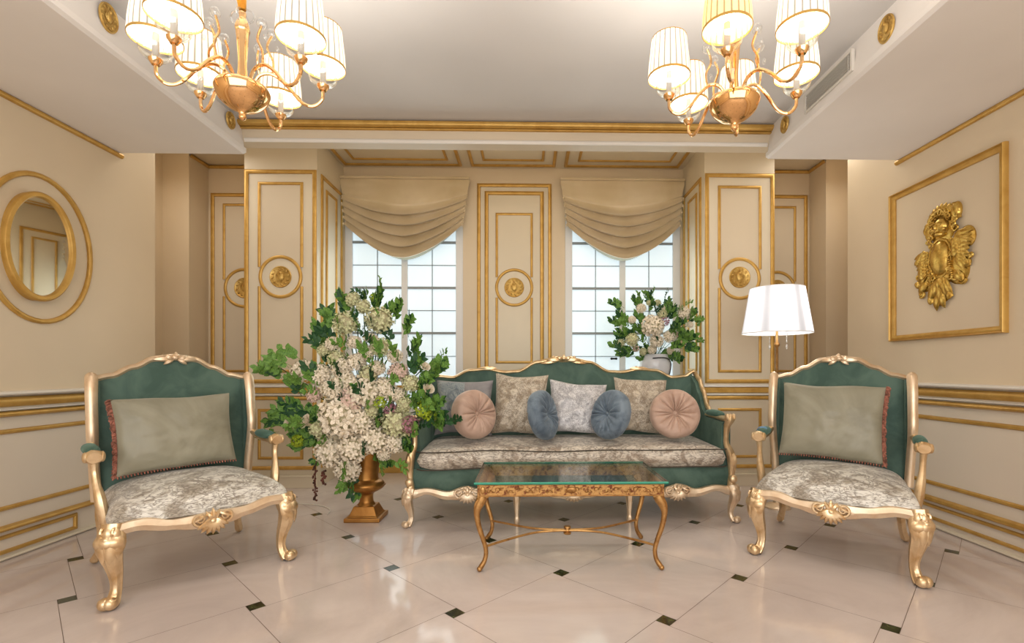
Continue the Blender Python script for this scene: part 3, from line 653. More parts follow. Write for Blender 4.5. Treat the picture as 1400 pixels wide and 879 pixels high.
def round_cushion(rad, t, seed):
    mb = MB(); n = 88; prof_ = [(0, .2), (.04, .30), (.08, .42), (.16, .68), (.28, .86), (.45, .97), (.62, 1.0), (.78, .93), (.9, .76), (.97, .48), (1.0, .0)]
    prof_ = cr(prof_, 3); rs = []
    def pl(th, q): return 1 + .0
    for side in (1, -1):
        pr = prof_ if side == 1 else prof_[::-1]
        for r, y in pr:
            ring = []
            for j in range(n):
                th = 2 * PI * j / n; k = abs(sin(9 * th + 2.2 * noise.noise(V(cos(th) * 2, sin(th) * 2, seed)))) ** .6
                dep = (1 - .30 * (1 - k) * (1 - r ** 3)) * (1 + .05 * noise.noise(V(cos(th) * 3, sin(th) * 3, r * 3 + seed)))
                rr = max(r, .004) * rad * (1 + .02 * noise.noise(V(cos(th) * 2, sin(th) * 2, seed)))
                ring.append((rr * cos(th), -side * y * t / 2 * dep, rr * sin(th)))
            rs.append(ring)
    mb.rings(rs, True, True); return mb
GC = 'cushions along the sofa back'
SQ = [  # X, Y, Z, size w,h, thickness, tilt, yaw, roll, material, label
 (-.515, 3.935, .80, .46, .45, .14, 14, 4, 1, 'greyvelvet', 'grey square cushion with a blue patchwork corner at the flowers end of the sofa'),
 (-.065, 3.88, .828, .43, .49, .17, 13, -4, 3, 'damask_beige', 'tall beige damask square cushion beside the tilted pink round one'),
 (.395, 3.885, .802, .47, .43, .15, 19, 3, 5, 'damask_silver', 'silver white square cushion with small blue spots between two blue round cushions'),
 (.905, 3.91, .812, .44, .46, .16, 15, 2, 4, 'damask_beige', 'beige damask square cushion behind the front-facing pink round one')]
for i, (x, y, z, w_, h_, t_, tl, yw, rl, mt, lb) in enumerate(SQ):
    o = square_cushion(w_, h_, t_, i * 7 + 1).build('square_cushion', mt); pose(o, (x, y, z), tl, yw, rl); tag(o, lb, 'cushion', GC)
    if i == 0:
        mb = MB(); sq = square_cushion(w_, h_, t_, 1)
        def pf(off):
            def g(u, v):
                a = -1 + .02 + .98 * u - .0; b = -.18 + 1.12 * v; A = a * (1 - .09 * (1 - b * b)); B = b * (1 - .09 * (1 - a * a)); e = max(0, (1 - a * a) * (1 - b * b)) ** .42
                nz = noise.noise(V(a * 2.6, b * 2.6, 1)) * .07 + abs(noise.noise(V(a * 5 + b * 2, b * 4, 10))) * .06
                return (A * w_ / 2, -(t_ / 2) * e * (1 - nz * 2.4) + .006 * noise.noise(V(a * 2, b * 2, 4)) - off, B * h_ / 2 + .012 * noise.noise(V(a * 1.3, b * 1.3, 6)))
            return g
        mb.slab(pf(.003), pf(-.002), 20, 20); mb.build('patch', 'patch', o)
RD = [
 (-.405, 3.66, .768, .186, .15, 14, 46, 0, 'pinkvelvet', 'pink pleated round cushion turned sideways on the left half of the sofa'),
 (.112, 3.61, .768, .186, .13, 12, 66, 10, 'bluevelvet', 'slate blue round cushion leaning on the tall beige square one'),
 (.617, 3.63, .768, .188, .13, 16, -60, -8, 'bluevelvet', 'slate blue round cushion leaning between silver and right beige square ones'),
 (1.115, 3.68, .768, .188, .15, 14, -8, 0, 'pinkvelvet', 'pink pleated round cushion facing forward at the lamp end of the sofa')]
for i, (x, y, z, r_, t_, tl, yw, rl, mt, lb) in enumerate(RD):
    o = round_cushion(r_, t_, i * 5 + 2).build('round_cushion', mt); pose(o, (x, y, z), tl, yw, rl); tag(o, lb, 'cushion', GC)
    for q in (-1, 1):
        mb = MB(); mb.ball((0, q * t_ * .2, 0), (.017, .014, .017), 14, 8)
        mb.tube([(.019 * cos(a), q * t_ * .2, .019 * sin(a)) for a in [2 * PI * j / 16 for j in range(16)]], .004, 6, (0, 1, 0), closed=True); b_ = mb.build('button', mt, o)
bpy.context.view_layer.update()
for ch, h_, lb in ((chair, .42, 'sage satin cushion with red beaded edge on the armchair beside the oval mirror'), (ch2, .48, 'sage satin cushion with pink fringe on the armchair below the gold relief')):
    lft = ch is chair
    o = square_cushion(.57, h_, .15, 21 if lft else 33, .05).build('square_cushion', 'satin'); pose(o, (-.035, .115, .532 + h_ / 2), 12, 0, -2 if lft else 2, ch.matrix_world); tag(o, lb, 'cushion', 'sage cushions on the armchairs')
    mb = MB(); sx = -1 if lft else 1; random.seed(4)
    for i in range(60):
        b = -1 + 2 * i / 59; x = sx * .285 * (1 - .05 * (1 - b * b)); z = b * h_ / 2
        mb.tube([(x, 0, z), (x + sx * .012, random.uniform(-.006, .006), z - .004), (x + sx * random.uniform(.016, .024), random.uniform(-.01, .01), z - .014)], [.004, .006, .003], 5, (0, 1, 0))
    for i in range(40):
        a = -1 + 2 * i / 39; z = -h_ / 2 * (1 - .05 * (1 - a * a)); mb.tube([(a * .28, 0, z), (a * .28, -.008, z - .012)], [.005, .003], 5, (0, 1, 0))
    mb.build('fringe', 'fringe', o)

# ------------------------------------------------------------------ coffee table
t = empty('coffee_table', (.235, 2.91, 0), 0, label='low gold coffee table with green-edged glass top in front of the sofa', cat='table')
hx, hy = .50, .26
mb = MB()
def ov(u, v, z):
    return (-.525 + 1.05 * u, -.29 + .58 * v, z)
mb.slab(lambda u, v: ov(u, v, .497), lambda u, v: ov(u, v, .483), 2, 2); tp = mb.build('glass_top', ['tableglass'], t, smooth=False)
mb = MB(); mb.tube([(-.525, -.29, .49), (.525, -.29, .49), (.525, .29, .49), (-.525, .29, .49)], [(.0068, .0022)] * 4, 8, (0, 0, 1), closed=True); mb.build('glass_edge', 'glassedge', tp)
mb = MB()
for s_ in (-1, 1):
    mb.box(-hx, hx, s_ * hy - .012, s_ * hy + .012, .415, .481); mb.box(s_ * hx - .012, s_ * hx + .012, -hy, hy, .415, .481)
ap = mb.build('apron', 'apron', t, smooth=False, bev=.004)
random.seed(3)
for s_ in (-1, 1):
    mb = MB(); yy = s_ * (hy + .013); un = (0, s_, 0)
    for z in (.418, .479): mb.tube([(-hx, yy, z), (hx, yy, z)], [.004, .004], 6, (0, 0, 1))
    for i in range(18):
        x = -hx + .045 + i * (2 * hx - .09) / 17; sg = 1 if i % 2 else -1
        mb.tube([(x + .018 * (1 - q) * cos(5.5 * q), yy, .449 + sg * .015 * (1 - q * .6) * sin(5.5 * q)) for q in [j / 12 for j in range(13)]], .003, 5, un)
        leafdrop(mb, (x + .01, yy, .449), (x + .036, yy, .449 + sg * .014), .005, .008, un)
    mb.ball((0, yy, .449), (.03, .006, .018)); mb.ball((-hx + .02, yy, .449), (.014, .006, .02)); mb.ball((hx - .02, yy, .449), (.014, .006, .02))
    mb.build('scroll_relief', 'bronze', ap)
for sx in (-1, 1):
    for sy in (-1, 1):
        mb = MB(); p = cr([(.0, .435, .026), (.006, .40, .03), (.028, .355, .024), (.034, .31, .0165), (.022, .24, .0145), (.0, .17, .013), (-.014, .11, .0125), (-.008, .06, .0125), (.012, .025, .0145), (.022, .012, .012)], 4)
        o_ = V(sx, sy * .35, 0)
        mb.tube([o_ * q[0] + V(0, 0, q[1]) for q in p], [q[2] for q in p], 12, (0, 1, 0)); mb.ball(o_ * .02 + V(0, 0, .014), .015)
        for a in (-.5, .5, 0): leafdrop(mb, V(0, 0, .415) + V(sx * .01, sy * .012, 0), V(sx * (.045 + .0 * a), sy * .012 + a * .03, .345), .009, .014, (sx, sy * .3, 0))
        mb.box(-.03, .03, -.022, .022, .405, .425)
        l = mb.build('leg', 'bronze', t); l.location = (sx * (hx - .02), sy * (hy - .02), 0)
mb = MB()
for s_ in (-1, 1):
    p = cr([(-.475, s_ * .235, .13), (-.38, s_ * .16, .135), (-.22, s_ * .05, .14), (-.08, s_ * .012, .142), (.08, s_ * .012, .142), (.22, s_ * .05, .14), (.38, s_ * .16, .135), (.475, s_ * .235, .13)], 5); mb.tube(p, .007, 8)
st = mb.build('stretcher', 'bronze', t)
mb = MB(); mb.lathe([(.0, .120), (.022, .120), (.024, .128), (.014, .134), (.018, .142), (.014, .152), (.022, .158), (.02, .166), (0, .168)], 16); mb.build('boss', 'bronze', st)

# ------------------------------------------------------------------ urn
urn = empty('urn', (-1.20, 3.64, 0), 0, label='bronze gold urn on a square plinth holding the large white bouquet', cat='urn')
mb = MB(); mb.box(-.128, .128, -.115, .115, 0, .03); 
pr_ = [(.117, .03), (.10, .05), (.085, .09)]
mb.rings([[(sx * r_, sy * r_ * .9, z_) for sx, sy in ((-1, -1), (1, -1), (1, 1), (-1, 1))] for r_, z_ in ((.112, .03), (.10, .042), (.075, .10), (.07, .105))]); mb.build('plinth', 'urn', urn, smooth=False, bev=.005)
mb = MB(); p = cr([(.0, .10), (.062, .10), (.058, .115), (.05, .13), (.048, .17), (.056, .19), (.085, .205), (.118, .225), (.13, .25), (.118, .275), (.09, .292), (.084, .31), (.088, .37), (.10, .45), (.118, .53), (.136, .565), (.14, .575), (.13, .578), (.11, .54), (.0, .50)], 4)
mb.lathe(p, 40); mb.tube([(.132 * cos(a), .132 * sin(a), .25) for a in [2 * PI * i / 40 for i in range(40)]], .006, 6, closed=True); mb.build('bowl', 'urn', urn)

# ------------------------------------------------------------------ flowers
def floret_head(seed, n=70, core=True, open_=1.0):
    random.seed(seed); mb = MB()
    if core: mb.cur = 1; mb.ball((0, 0, 0), .82, 14, 10); mb.cur = 0
    for i in range(n):
        z = 1 - 1.75 * (i + .5) / n; ph = i * 2.39996; r = math.sqrt(max(0, 1 - z * z)); d = V(r * cos(ph), r * sin(ph), z).normalized()
        d = (d + V(*[random.uniform(-.08, .08) for _ in range(3)])).normalized(); a = d.orthogonal().normalized(); b = d.cross(a); c = d * random.uniform(.84, 1.0); s0 = random.uniform(.22, .30) * open_; tw = random.uniform(0, PI)
        for k_ in range(4):
            th = tw + k_ * PI / 2; e = a * cos(th) + b * sin(th); f = -a * sin(th) + b * cos(th); L = random.uniform(.05, .14)
            mb.add([c, c + e * s0 * .5 + f * s0 * .42 + d * .03, c + e * s0 + f * s0 * .2 + d * L, c + e * s0 - f * s0 * .2 + d * L, c + e * s0 * .5 - f * s0 * .42 + d * .03], [(0, 1, 2, 3, 4)])
    return mb
def rose(seed):
    random.seed(seed); mb = MB()
    for ring, (nn, r0, h0, tilt) in enumerate(((3, .22, .62, .1), (4, .42, .55, .35), (5, .66, .4, .7), (6, .92, .18, 1.1))):
        for i in range(nn):
            th = 2 * PI * (i + .5 * (ring % 2)) / nn + random.uniform(-.1, .1)
            def f(u, v):
                a = th + (u - .5) * 2.1 / (nn ** .5) * (1.25); rr = r0 * (.35 + .65 * v) + .08 * v * v * ring / 3; z = -.35 + (h0 + .35) * v ** .8 - .1 * (2 * u - 1) ** 2 * v + .04 * sin(u * 9)
                return (rr * cos(a), rr * sin(a), z)
            mb.grid(f, 5, 4)
    return mb
def leaf_pts(mb, base, dirv, up, L, W_):
    d = Vector(dirv).normalized(); u = Vector(up); u = (u - d * u.dot(d)); u = u.normalized() if u.length > 1e-3 else d.orthogonal().normalized(); s_ = d.cross(u); b = Vector(base); prof_ = ((0, .05), (.2, .7), (.45, 1), (.72, .7), (1, .02)); vs = []
    for q, wd in prof_:
        c = b + d * (L * q) + u * (-.18 * L * q * q); vs += [c - s_ * W_ * wd / 2 + u * W_ * .16 * wd, c, c + s_ * W_ * wd / 2 + u * W_ * .16 * wd]
    mb.add(vs, [(i * 3 + j, i * 3 + j + 1, i * 3 + j + 4, i * 3 + j + 3) for i in range(4) for j in range(2)])
def sprig(seed, L=1.0, n=8, W_=.30, droop=.2):
    """unit sprig growing along +X"""
    random.seed(seed); mb = MB(); pts = [V(L * q, .08 * sin(q * 3 + seed), -droop * q * q + .05 * sin(2 * q)) for q in [i / 8 for i in range(9)]]
    mb.tube(pts, [.012 * (1 - .6 * i / 8) for i in range(9)], 5)
    for i in range(n):
        q = .25 + .75 * i / (n - 1); k_ = min(7, int(q * 8)); p = pts[k_].lerp(pts[min(8, k_ + 1)], q * 8 - k_); sd = 1 if i % 2 else -1
        leaf_pts(mb, p, (random.uniform(.5, 1) if i < n - 1 else 1, random.uniform(-.35, .35), sd * random.uniform(.5, 1.1) if i < n - 1 else 0), (random.uniform(-.4, .4), random.choice((-1, 1)) * random.uniform(.6, 1), random.uniform(-.5, .5)), random.uniform(.32, .48) * L, W_ * random.uniform(.7, 1.1) * L)
    return mb
LIB = {}
def lib(key, fn, mat):
    if key not in LIB:
        o = fn().build(key[0], [mat, 'core'] if mat in ('cream', 'ivory', 'blush') else mat, weld=False); LIB[key] = o.data; bpy.data.objects.remove(o)
    return LIB[key]
def put(name, key, fn, mat, parent, loc, scale, aim=None, label=None):
    me = lib(key, fn, mat); o = bpy.data.objects.new(name, me); COL.objects.link(o); o.parent = parent; o.location = loc
    o.scale = scale if isinstance(scale, (tuple, list)) else (scale,) * 3
    if aim is not None: o.rotation_mode = 'QUATERNION'; o.rotation_quaternion = Vector(aim).to_track_quat('Z' if name != 'leaf_sprig' else 'X', 'Y' if name != 'leaf_sprig' else 'Z')
    if label: o['label'] = label
    return o
# flower heads: x, y, z from the stand, radius, kind (C cream, G greenish ivory, B blush, R rose, L lime, M mauve)
HEADS = [(-0.069, -0.224, 1.421, 0.087, 'G'), (0.155, -0.211, 1.448, 0.093, 'G'), (0.113, -0.268, 1.317, 0.056, 'R'), (0.01, -0.276, 1.291, 0.046, 'C'), (-0.115, -0.285, 1.18, 0.055, 'G'), (-0.07, -0.301, 1.12, 0.065, 'C'), (-0.366, -0.224, 1.09, 0.082, 'C'), (-0.224, -0.275, 1.07, 0.071, 'C'), (-0.046, -0.311, 1.03, 0.07, 'C'), (0.085, -0.32, 0.956, 0.105, 'C'), (0.0, -0.317, 0.907, 0.085, 'B'), (0.225, -0.309, 0.986, 0.065, 'C'), (0.312, -0.283, 1.085, 0.066, 'B'), (0.403, -0.33, 1.011, 0.055, 'G'), (0.526, -0.33, 0.976, 0.045, 'R'), (0.502, -0.33, 1.125, 0.04, 'R'), (-0.07, -0.301, 0.791, 0.141, 'C'), (0.06, -0.305, 0.751, 0.085, 'C'), (-0.005, -0.26, 0.565, 0.097, 'C'), (0.145, -0.275, 0.622, 0.091, 'C'), (-0.186, -0.221, 0.534, 0.098, 'C'), (-0.073, -0.186, 0.404, 0.088, 'C'), (0.3, -0.275, 0.743, 0.101, 'G'), (0.281, -0.244, 0.603, 0.071, 'C'), (-0.524, -0.117, 0.723, 0.048, 'R'), (-0.347, -0.222, 0.744, 0.057, 'R'), (-0.652, -0.02, 1.132, 0.049, 'G'), (0.186, -0.278, 1.256, 0.066, 'G'), (0.284, -0.273, 1.196, 0.051, 'C'), (0.118, -0.314, 1.075, 0.06, 'G'), (0.174, -0.306, 1.115, 0.05, 'C'), (0.272, -0.3, 0.945, 0.055, 'C'), (0.364, -0.33, 0.867, 0.05, 'G'), (0.186, -0.312, 0.881, 0.05, 'L'), (0.502, -0.33, 0.832, 0.06, 'L'), (0.546, -0.33, 0.783, 0.04, 'L'), (-0.444, -0.133, 0.594, 0.042, 'L'), (0.566, -0.33, 0.788, 0.035, 'R'), (-0.064, -0.096, 1.608, 0.053, 'G'), (0.031, -0.16, 1.547, 0.052, 'G'), (0.077, -0.043, 1.632, 0.038, 'L'), (-0.146, -0.258, 1.282, 0.051, 'C'), (-0.156, -0.296, 0.98, 0.06, 'C'), (-0.267, -0.267, 0.929, 0.051, 'B'), (0.398, -0.33, 0.734, 0.055, 'M'), (0.265, -0.294, 0.82, 0.05, 'M'), (-0.081, -0.309, 0.956, 0.05, 'C'), (0.146, -0.312, 0.832, 0.055, 'G'), (-0.252, -0.245, 0.685, 0.056, 'G'), (0.197, -0.233, 0.52, 0.046, 'C'), (0.031, -0.305, 1.155, 0.06, 'C'), (-0.208, -0.253, 1.241, 0.046, 'G'), (0.091, -0.294, 1.22, 0.05, 'C'), (0.314, -0.29, 0.93, 0.05, 'C')]
TIPS = [(0.108, -0.09, 1.651), (0.324, -0.33, 1.55), (0.398, -0.33, 1.447), (0.442, -0.33, 1.303), (0.452, -0.33, 1.179), (-0.302, -0.09, 1.417), (-0.37, -0.09, 1.132), (-0.684, -0.09, 1.132), (-0.647, -0.09, 0.752), (-0.59, -0.09, 0.815), (-0.543, -0.09, 0.878), (-0.501, -0.09, 1.026), (0.605, -0.33, 1.155), (0.521, -0.33, 1.055), (0.595, -0.33, 0.907), (-0.134, -0.09, 1.635), (-0.25, -0.09, 1.529), (-0.05, -0.09, 0.221), (-0.134, -0.09, 0.285), (-0.459, -0.09, 0.587), (-0.396, -0.09, 0.815), (0.398, -0.33, 0.61), (0.182, -0.09, 0.469), (-0.328, -0.09, 0.471), (-0.475, -0.09, 0.656), (0.482, -0.33, 0.932), (0.595, -0.33, 0.832), (-0.292, -0.09, 1.29), (0.182, -0.09, 1.556), (0.024, -0.09, 1.635)]
HEADS2 = [(-0.188, -0.221, 1.69, 0.046, 'C'), (-0.279, -0.236, 1.58, 0.036, 'C'), (-0.092, -0.27, 1.52, 0.099, 'C'), (0.007, -0.248, 1.636, 0.046, 'G'), (0.025, -0.26, 1.563, 0.046, 'M'), (0.189, -0.343, 1.63, 0.058, 'C'), (-0.274, -0.21, 1.391, 0.062, 'G'), (-0.047, -0.24, 1.379, 0.061, 'C'), (0.078, -0.237, 1.421, 0.056, 'C'), (0.168, -0.214, 1.438, 0.031, 'B'), (0.244, -0.331, 1.526, 0.03, 'C'), (-0.226, -0.16, 1.31, 0.031, 'B'), (-0.154, -0.144, 1.28, 0.037, 'G'), (0.12, -0.127, 1.291, 0.037, 'C'), (-0.075, -0.184, 1.299, 0.041, 'C'), (-0.356, -0.07, 1.368, 0.037, 'G'), (-0.025, -0.196, 1.746, 0.036, 'G'), (0.008, -0.226, 1.69, 0.031, 'C'), (0.26, -0.25, 1.389, 0.031, 'G'), (-0.109, -0.196, 1.746, 0.026, 'G')]
TIPS2 = [(-0.421, -0.07, 1.783), (-0.431, -0.07, 1.602), (-0.356, -0.07, 1.656), (-0.196, -0.07, 1.805), (-0.067, -0.07, 1.848), (0.105, -0.07, 1.774), (0.159, -0.07, 1.71), (0.264, -0.33, 1.647), (0.285, -0.33, 1.323), (0.142, -0.33, 1.354), (-0.335, -0.07, 1.496), (-0.421, -0.07, 1.367), (-0.346, -0.07, 1.293), (0.142, -0.33, 1.232), (-0.121, -0.07, 1.325), (0.116, -0.07, 1.721), (-0.174, -0.07, 1.528), (0.101, -0.33, 1.525), (-0.174, -0.07, 1.656), (0.162, -0.33, 1.576), (0.193, -0.33, 1.455), (0.264, -0.33, 1.435), (-0.281, -0.07, 1.474), (-0.153, -0.07, 1.24), (0.137, -0.07, 1.261)]
KIND = {'C': ('hydrangea_cream', lambda: floret_head(1), 'cream'), 'G': ('hydrangea_ivory', lambda: floret_head(2, 60, True, .9), 'ivory'), 'B': ('hydrangea_blush', lambda: floret_head(3), 'blush'),
        'R': ('rose_head', lambda: rose(4), 'cream'), 'L': ('lime_bloom', lambda: floret_head(5, 34, False, 1.3), 'lime'), 'M': ('mauve_bloom', lambda: floret_head(6, 44, False, 1.0), 'mauve')}
KLAB = {'L': 'lime green bloom', 'M': 'mauve bloom', 'R': 'single cream rose', 'G': 'greenish ivory hydrangea head', 'B': 'blush pink flower head', 'C': None}
def arrangement(root, heads, tips, centre, seed, fill, spr, thick):
    rng = random.Random(seed); c = Vector(centre)
    for x, y, z, r, t_ in heads:
        kn, fn, mt = KIND[t_]; d = (V(x, y, z) - c); d = d.normalized() + V(0, -.35, .1)
        q = 1.04 if t_ != 'R' else .95
        put('flower_head', (kn,), fn, mt, root, (x, y, z), (r * q, r * q, r * q * rng.uniform(.85, 1)), d, KLAB[t_])
    for i, tpt in enumerate(tips):
        tpt = Vector(tpt); d = (tpt - c).normalized(); L = spr * rng.uniform(.95, 1.25)
        for q in range(3):
            dd = (d + V(rng.uniform(-.5, .5), rng.uniform(-.4, .3), rng.uniform(-.3, .4)) * (q > 0)).normalized(); k_ = (i + q) % 3 == 0
            put('leaf_sprig', ('leaf_sprig', (i + q) % 4, k_), lambda: sprig((i + q) % 4 + 1), 'leafdark' if k_ else 'leaf', root, tpt - dd * L * (1 if q == 0 else .9), L, dd)
    for i in range(fill):
        base = V(*(h_ + rng.uniform(-.08, .08) for h_ in heads[rng.randrange(len(heads))][:3])) + V(0, rng.uniform(-.03, .08), 0)
        d = (base - c).normalized() + V(rng.uniform(-.7, .7), rng.uniform(-.6, .1), rng.uniform(-.5, .5)); sc = rng.uniform(.6, 1.0) * spr; k_ = i % 3 == 0
        put('leaf_sprig', ('leaf_sprig', i % 4, k_), lambda: sprig(i % 4 + 1), 'leafdark' if k_ else 'leaf', root, base, sc, d)
    mb = MB()
    for x, y, z, r, t_ in heads:
        m_ = (c + V(x, y, z)) / 2 + V(0, .03, .04); mb.tube(cr([tuple(c - V(0, 0, .08)), tuple(m_), (x, y, z)], 4), thick, 5)
    mb.build('stems', 'leafdark', root)
bq = empty('bouquet', (-1.20, 3.64, 0), 0, label='large loose bouquet of cream hydrangeas and greenery in the floor urn', cat='flowers')
arrangement(bq, HEADS, TIPS, (0, 0, .58), 11, 105, .15, .004)
mb = MB(); random.seed(8)
p0 = V(-.30, -.18, .42); mb.tube([p0 + V(0, 0, -.24 * q) for q in (0, .3, .6, 1)], .004, 5)
for i in range(26):
    q = i / 25; mb.ball(p0 + V(random.uniform(-.014, .014), random.uniform(-.01, .01), -.24 * q), .008, 6, 4)
for i in range(18): mb.ball(p0 + V(.06 + random.uniform(-.016, .016), 0, -.03 - .1 * i / 18), .009, 6, 4)
mb.tube([p0 + V(.0, .05, .08), p0], .004, 5); mb.build('drooping_spray', 'amaranth', bq)

# vase with the smaller bouquet, on a white stand behind the sofa
VX, VY = 1.27, 4.85
mb = MB(); mb.lathe([(0, 0), (.17, 0), (.17, .03), (.13, .05), (.12, .80), (.15, .84), (.16, .87), (0, .87)], 32)
o = mb.build('flower_stand', 'ceramic'); o.location = (VX, VY, 0); tag(o, 'white round stand under the white vase behind the sofa', 'stand')
vs = empty('vase', (VX, VY, .8705), 0, label='white vase with a thin dark handle holding the smaller bouquet at the window', cat='vase')
mb = MB(); p = cr([(.0, 0), (.07, 0), (.085, .02), (.125, .12), (.15, .22), (.155, .30), (.14, .355), (.13, .385), (.12, .38), (.12, .33), (0, .28)], 4); mb.lathe(p, 36); mb.build('body', 'ceramic', vs)
mb = MB(); mb.tube(cr([(-.06, -.15, .345), (.0, -.165, .35), (.08, -.15, .345), (.125, -.11, .31), (.135, -.09, .26), (.115, -.10, .18), (.09, -.10, .12)], 5), .0055, 8); mb.build('handle', 'dark', vs)
bq2 = empty('bouquet', (VX, VY, 0), 0, label='smaller bouquet of cream blooms with one mauve bloom at the right window', cat='flowers')
arrangement(bq2, HEADS2, TIPS2, (0, -.02, 1.27), 12, 44, .13, .003)

# ------------------------------------------------------------------ blinds
def blind(x0, x1, y, label, seed):
    root = empty('roman_blind', ((x0 + x1) / 2, y, 0), 0, label=label, cat='blind', group='swagged blinds'); W_ = (x1 - x0) / 2
    ZT = 3.125
    def surf(dy):
        def f(u, v):
            a = 2 * u - 1; rel = 1 - abs(a) ** 1.7
            side = .475; mid = .80; drop = side + (mid - side) * rel
            flat = .36
            z = ZT - drop * v; nar = 1 - .105 * max(0, v - .1) ** .8 ; x = a * W_ * nar
            yy = 0
            if v > flat:
                q = (v - flat) / (1 - flat); ph = q * 4.6 + .10 * noise.noise(V(a * 2, q * 2, seed)); w_ = ph - math.floor(ph); amp = (.038 + .074 * rel) * min(1, q * 6)
                yy = -amp * (sin(PI * w_ ** 1.7)) - .02 * min(1, q * 4)
                z -= (.030 + .050 * rel) * sin(PI * w_) * min(1, q * 6) * .9
                if abs(a) > .93: x += .006 * sin(ph * 2 * PI)
            else: yy = -.010 * noise.noise(V(a * 3, v * 5, seed)) - .02 * (v / flat) ** 2 * .5
            yy += -.006 * noise.noise(V(a * 4, v * 9, seed + 4)) - .012 * rel * v
            return (x, yy + dy, z)
        return f
    mb = MB(); mb.slab(surf(0), surf(.012), 64, 110); mb.build('fabric', 'blind', root, ang=80)
    mb = MB()
    def ln(u, v):
        a = 2 * u - 1; rel = 1 - abs(a) ** 1.7; zb = ZT - (.475 + .325 * rel); return (a * W_ * .87, .022, zb + .06 - (.06 + .038 * rel) * v - .02 * rel)
    mb.slab(ln, lambda u, v: tuple(V(*ln(u, v)) + V(0, .003, 0)), 40, 4); mb.build('lining', 'sheer', root)
    mb = MB(); mb.box(-W_, W_, -.03, .04, ZT - .012, ZT + .012); mb.build('headrail', 'blind', root, smooth=False, bev=.004)
    mb = MB()
    for s_ in (-1, 1):
        for q in range(5):
            v = .40 + .15 * q; p = surf(0)(0 if s_ < 0 else 1, v); mb.ball((p[0], p[1] - .01, p[2]), (.010, .010, .013), 8, 6); mb.tube([(p[0], p[1] - .01, p[2]), (p[0] + s_ * .004, p[1] - .012, p[2] - .03)], [.005, .002], 6)
    mb.build('gathering_knots', 'blind', root)
blind(-2.0 + .02, -.62, 5.16, 'swagged beige satin blind over the window behind the large bouquet', 1)
blind(.345, 1.70 - .03, 5.16, 'swagged beige satin blind over the window behind the small bouquet', 5)

# ------------------------------------------------------------------ wall ornaments
def medallion(P, c, r, label, seed, group='gold medallions', detail=True):
    """embossed disc; P maps (a, z, d) to the wall"""
    c0 = P(c[0], c[1], 0); ex = Vector(P(1, 0, 0)) - Vector(P(0, 0, 0)); ez = Vector(P(0, 1, 0)) - Vector(P(0, 0, 0)); en = Vector(P(0, 0, 1)) - Vector(P(0, 0, 0))
    m = Matrix((ex, ez, en)).transposed().to_4x4(); mb = MB(); rx, rz = (r if isinstance(r, tuple) else (r, r))
    mb.lathe([(0, 0), (1.0, 0), (1.0, .06), (.95, .11), (.88, .09), (.84, .06), (0, .055)], 40)
    mb.v = [(x * rx, y * rz, z * .1) for x, y, z in mb.v]
    random.seed(seed)
    for i in range(12):
        a = 2 * PI * i / 12; leafdrop(mb, (rx * .62 * cos(a), rz * .62 * sin(a), .006), (rx * .84 * cos(a + .3), rz * .84 * sin(a + .3), .006), .008, rx * .08, (0, 0, 1))
    mb.ball((0, rz * .05, .008), (rx * .30, rz * .42, .010), 14, 8); mb.ball((rx * .02, rz * .36, .010), (rx * .15, rz * .17, .012), 12, 8)
    for i in range(9):
        a = random.uniform(0, 2 * PI); q = random.uniform(.2, .5); mb.tube([(rx * q * cos(a + t * 3) * (1 - .4 * t), rz * q * sin(a + t * 3) * (1 - .4 * t), .010) for t in [j / 8 for j in range(9)]], [rx * .035 * (1 - .6 * j / 8) for j in range(9)], 6, (0, 0, 1))
    mb.xform(m); mb.v = [tuple(Vector(p) + Vector(c0)) for p in mb.v]
    # keep the origin at the disc
    mb.v = [tuple(Vector(p) - Vector(c0)) for p in mb.v]
    o = mb.build('wall_medallion', 'medal'); o.location = c0; tag(o, label, 'medallion', group); return o
cl_, crr = (CL[0] + CL[1]) / 2, (CR[0] + CR[1]) / 2
medallion(PC, (cl_, 1.972), .102, 'embossed gold medallion on the pier beside the left window', 1)
medallion(PC, (crr, 1.985), .102, 'embossed gold medallion on the pier above the floor lamp', 2)
medallion(PB, (-.15, 1.99), .106, 'embossed gold medallion on the wall panel between the two windows', 3)
medallion(PB, (-3.02, 1.975), .11, 'embossed gold medallion half hidden in the left niche', 4)
medallion(PB, (2.715, 1.975), .11, 'embossed gold medallion half hidden behind the floor lamp shade', 5)
PL = planeXl(-2.122); PR = planeXr(1.832)
medallion(PL, (2.502, 2.879), (.055, .072), 'round gold disc on the left ceiling drop, outside the left chandelier', 6, 'gold discs on the ceiling drops')
medallion(PL, (3.51, 2.879), (.05, .06), 'round gold disc on the left ceiling drop, beside the gold cornice', 7, 'gold discs on the ceiling drops')
medallion(PR, (2.446, 2.842), (.055, .07), 'round gold disc on the right ceiling drop in front of the air vent', 8, 'gold discs on the ceiling drops')
medallion(PR, (3.43, 2.85), (.05, .06), 'round gold disc on the right ceiling drop, beside the gold cornice', 9, 'gold discs on the ceiling drops')
# air vent
av = empty('air_vent', (1.829, 2.93, 2.845), 0, label='grey slatted air vent in the right ceiling drop', cat='vent')
mb = MB(); 
for a in ((-.235, .235, -.062, -.05), (-.235, .235, .05, .062), (-.235, -.222, -.05, .05), (.222, .235, -.05, .05)): mb.box(-.012, .006, a[0], a[1], a[2], a[3])
mb.build('vent_frame', 'white', av, smooth=False)
mb = MB(); mb.box(0, .006, -.222, .222, -.05, .05)
for i in range(9): mb.box(-.008, .001, -.222, .222, -.045 + i * .0112, -.0425 + i * .0112)
mb.box(-.009, .001, -.2, -.195, -.05, .05); mb.build('slats', 'vent', av, smooth=False)
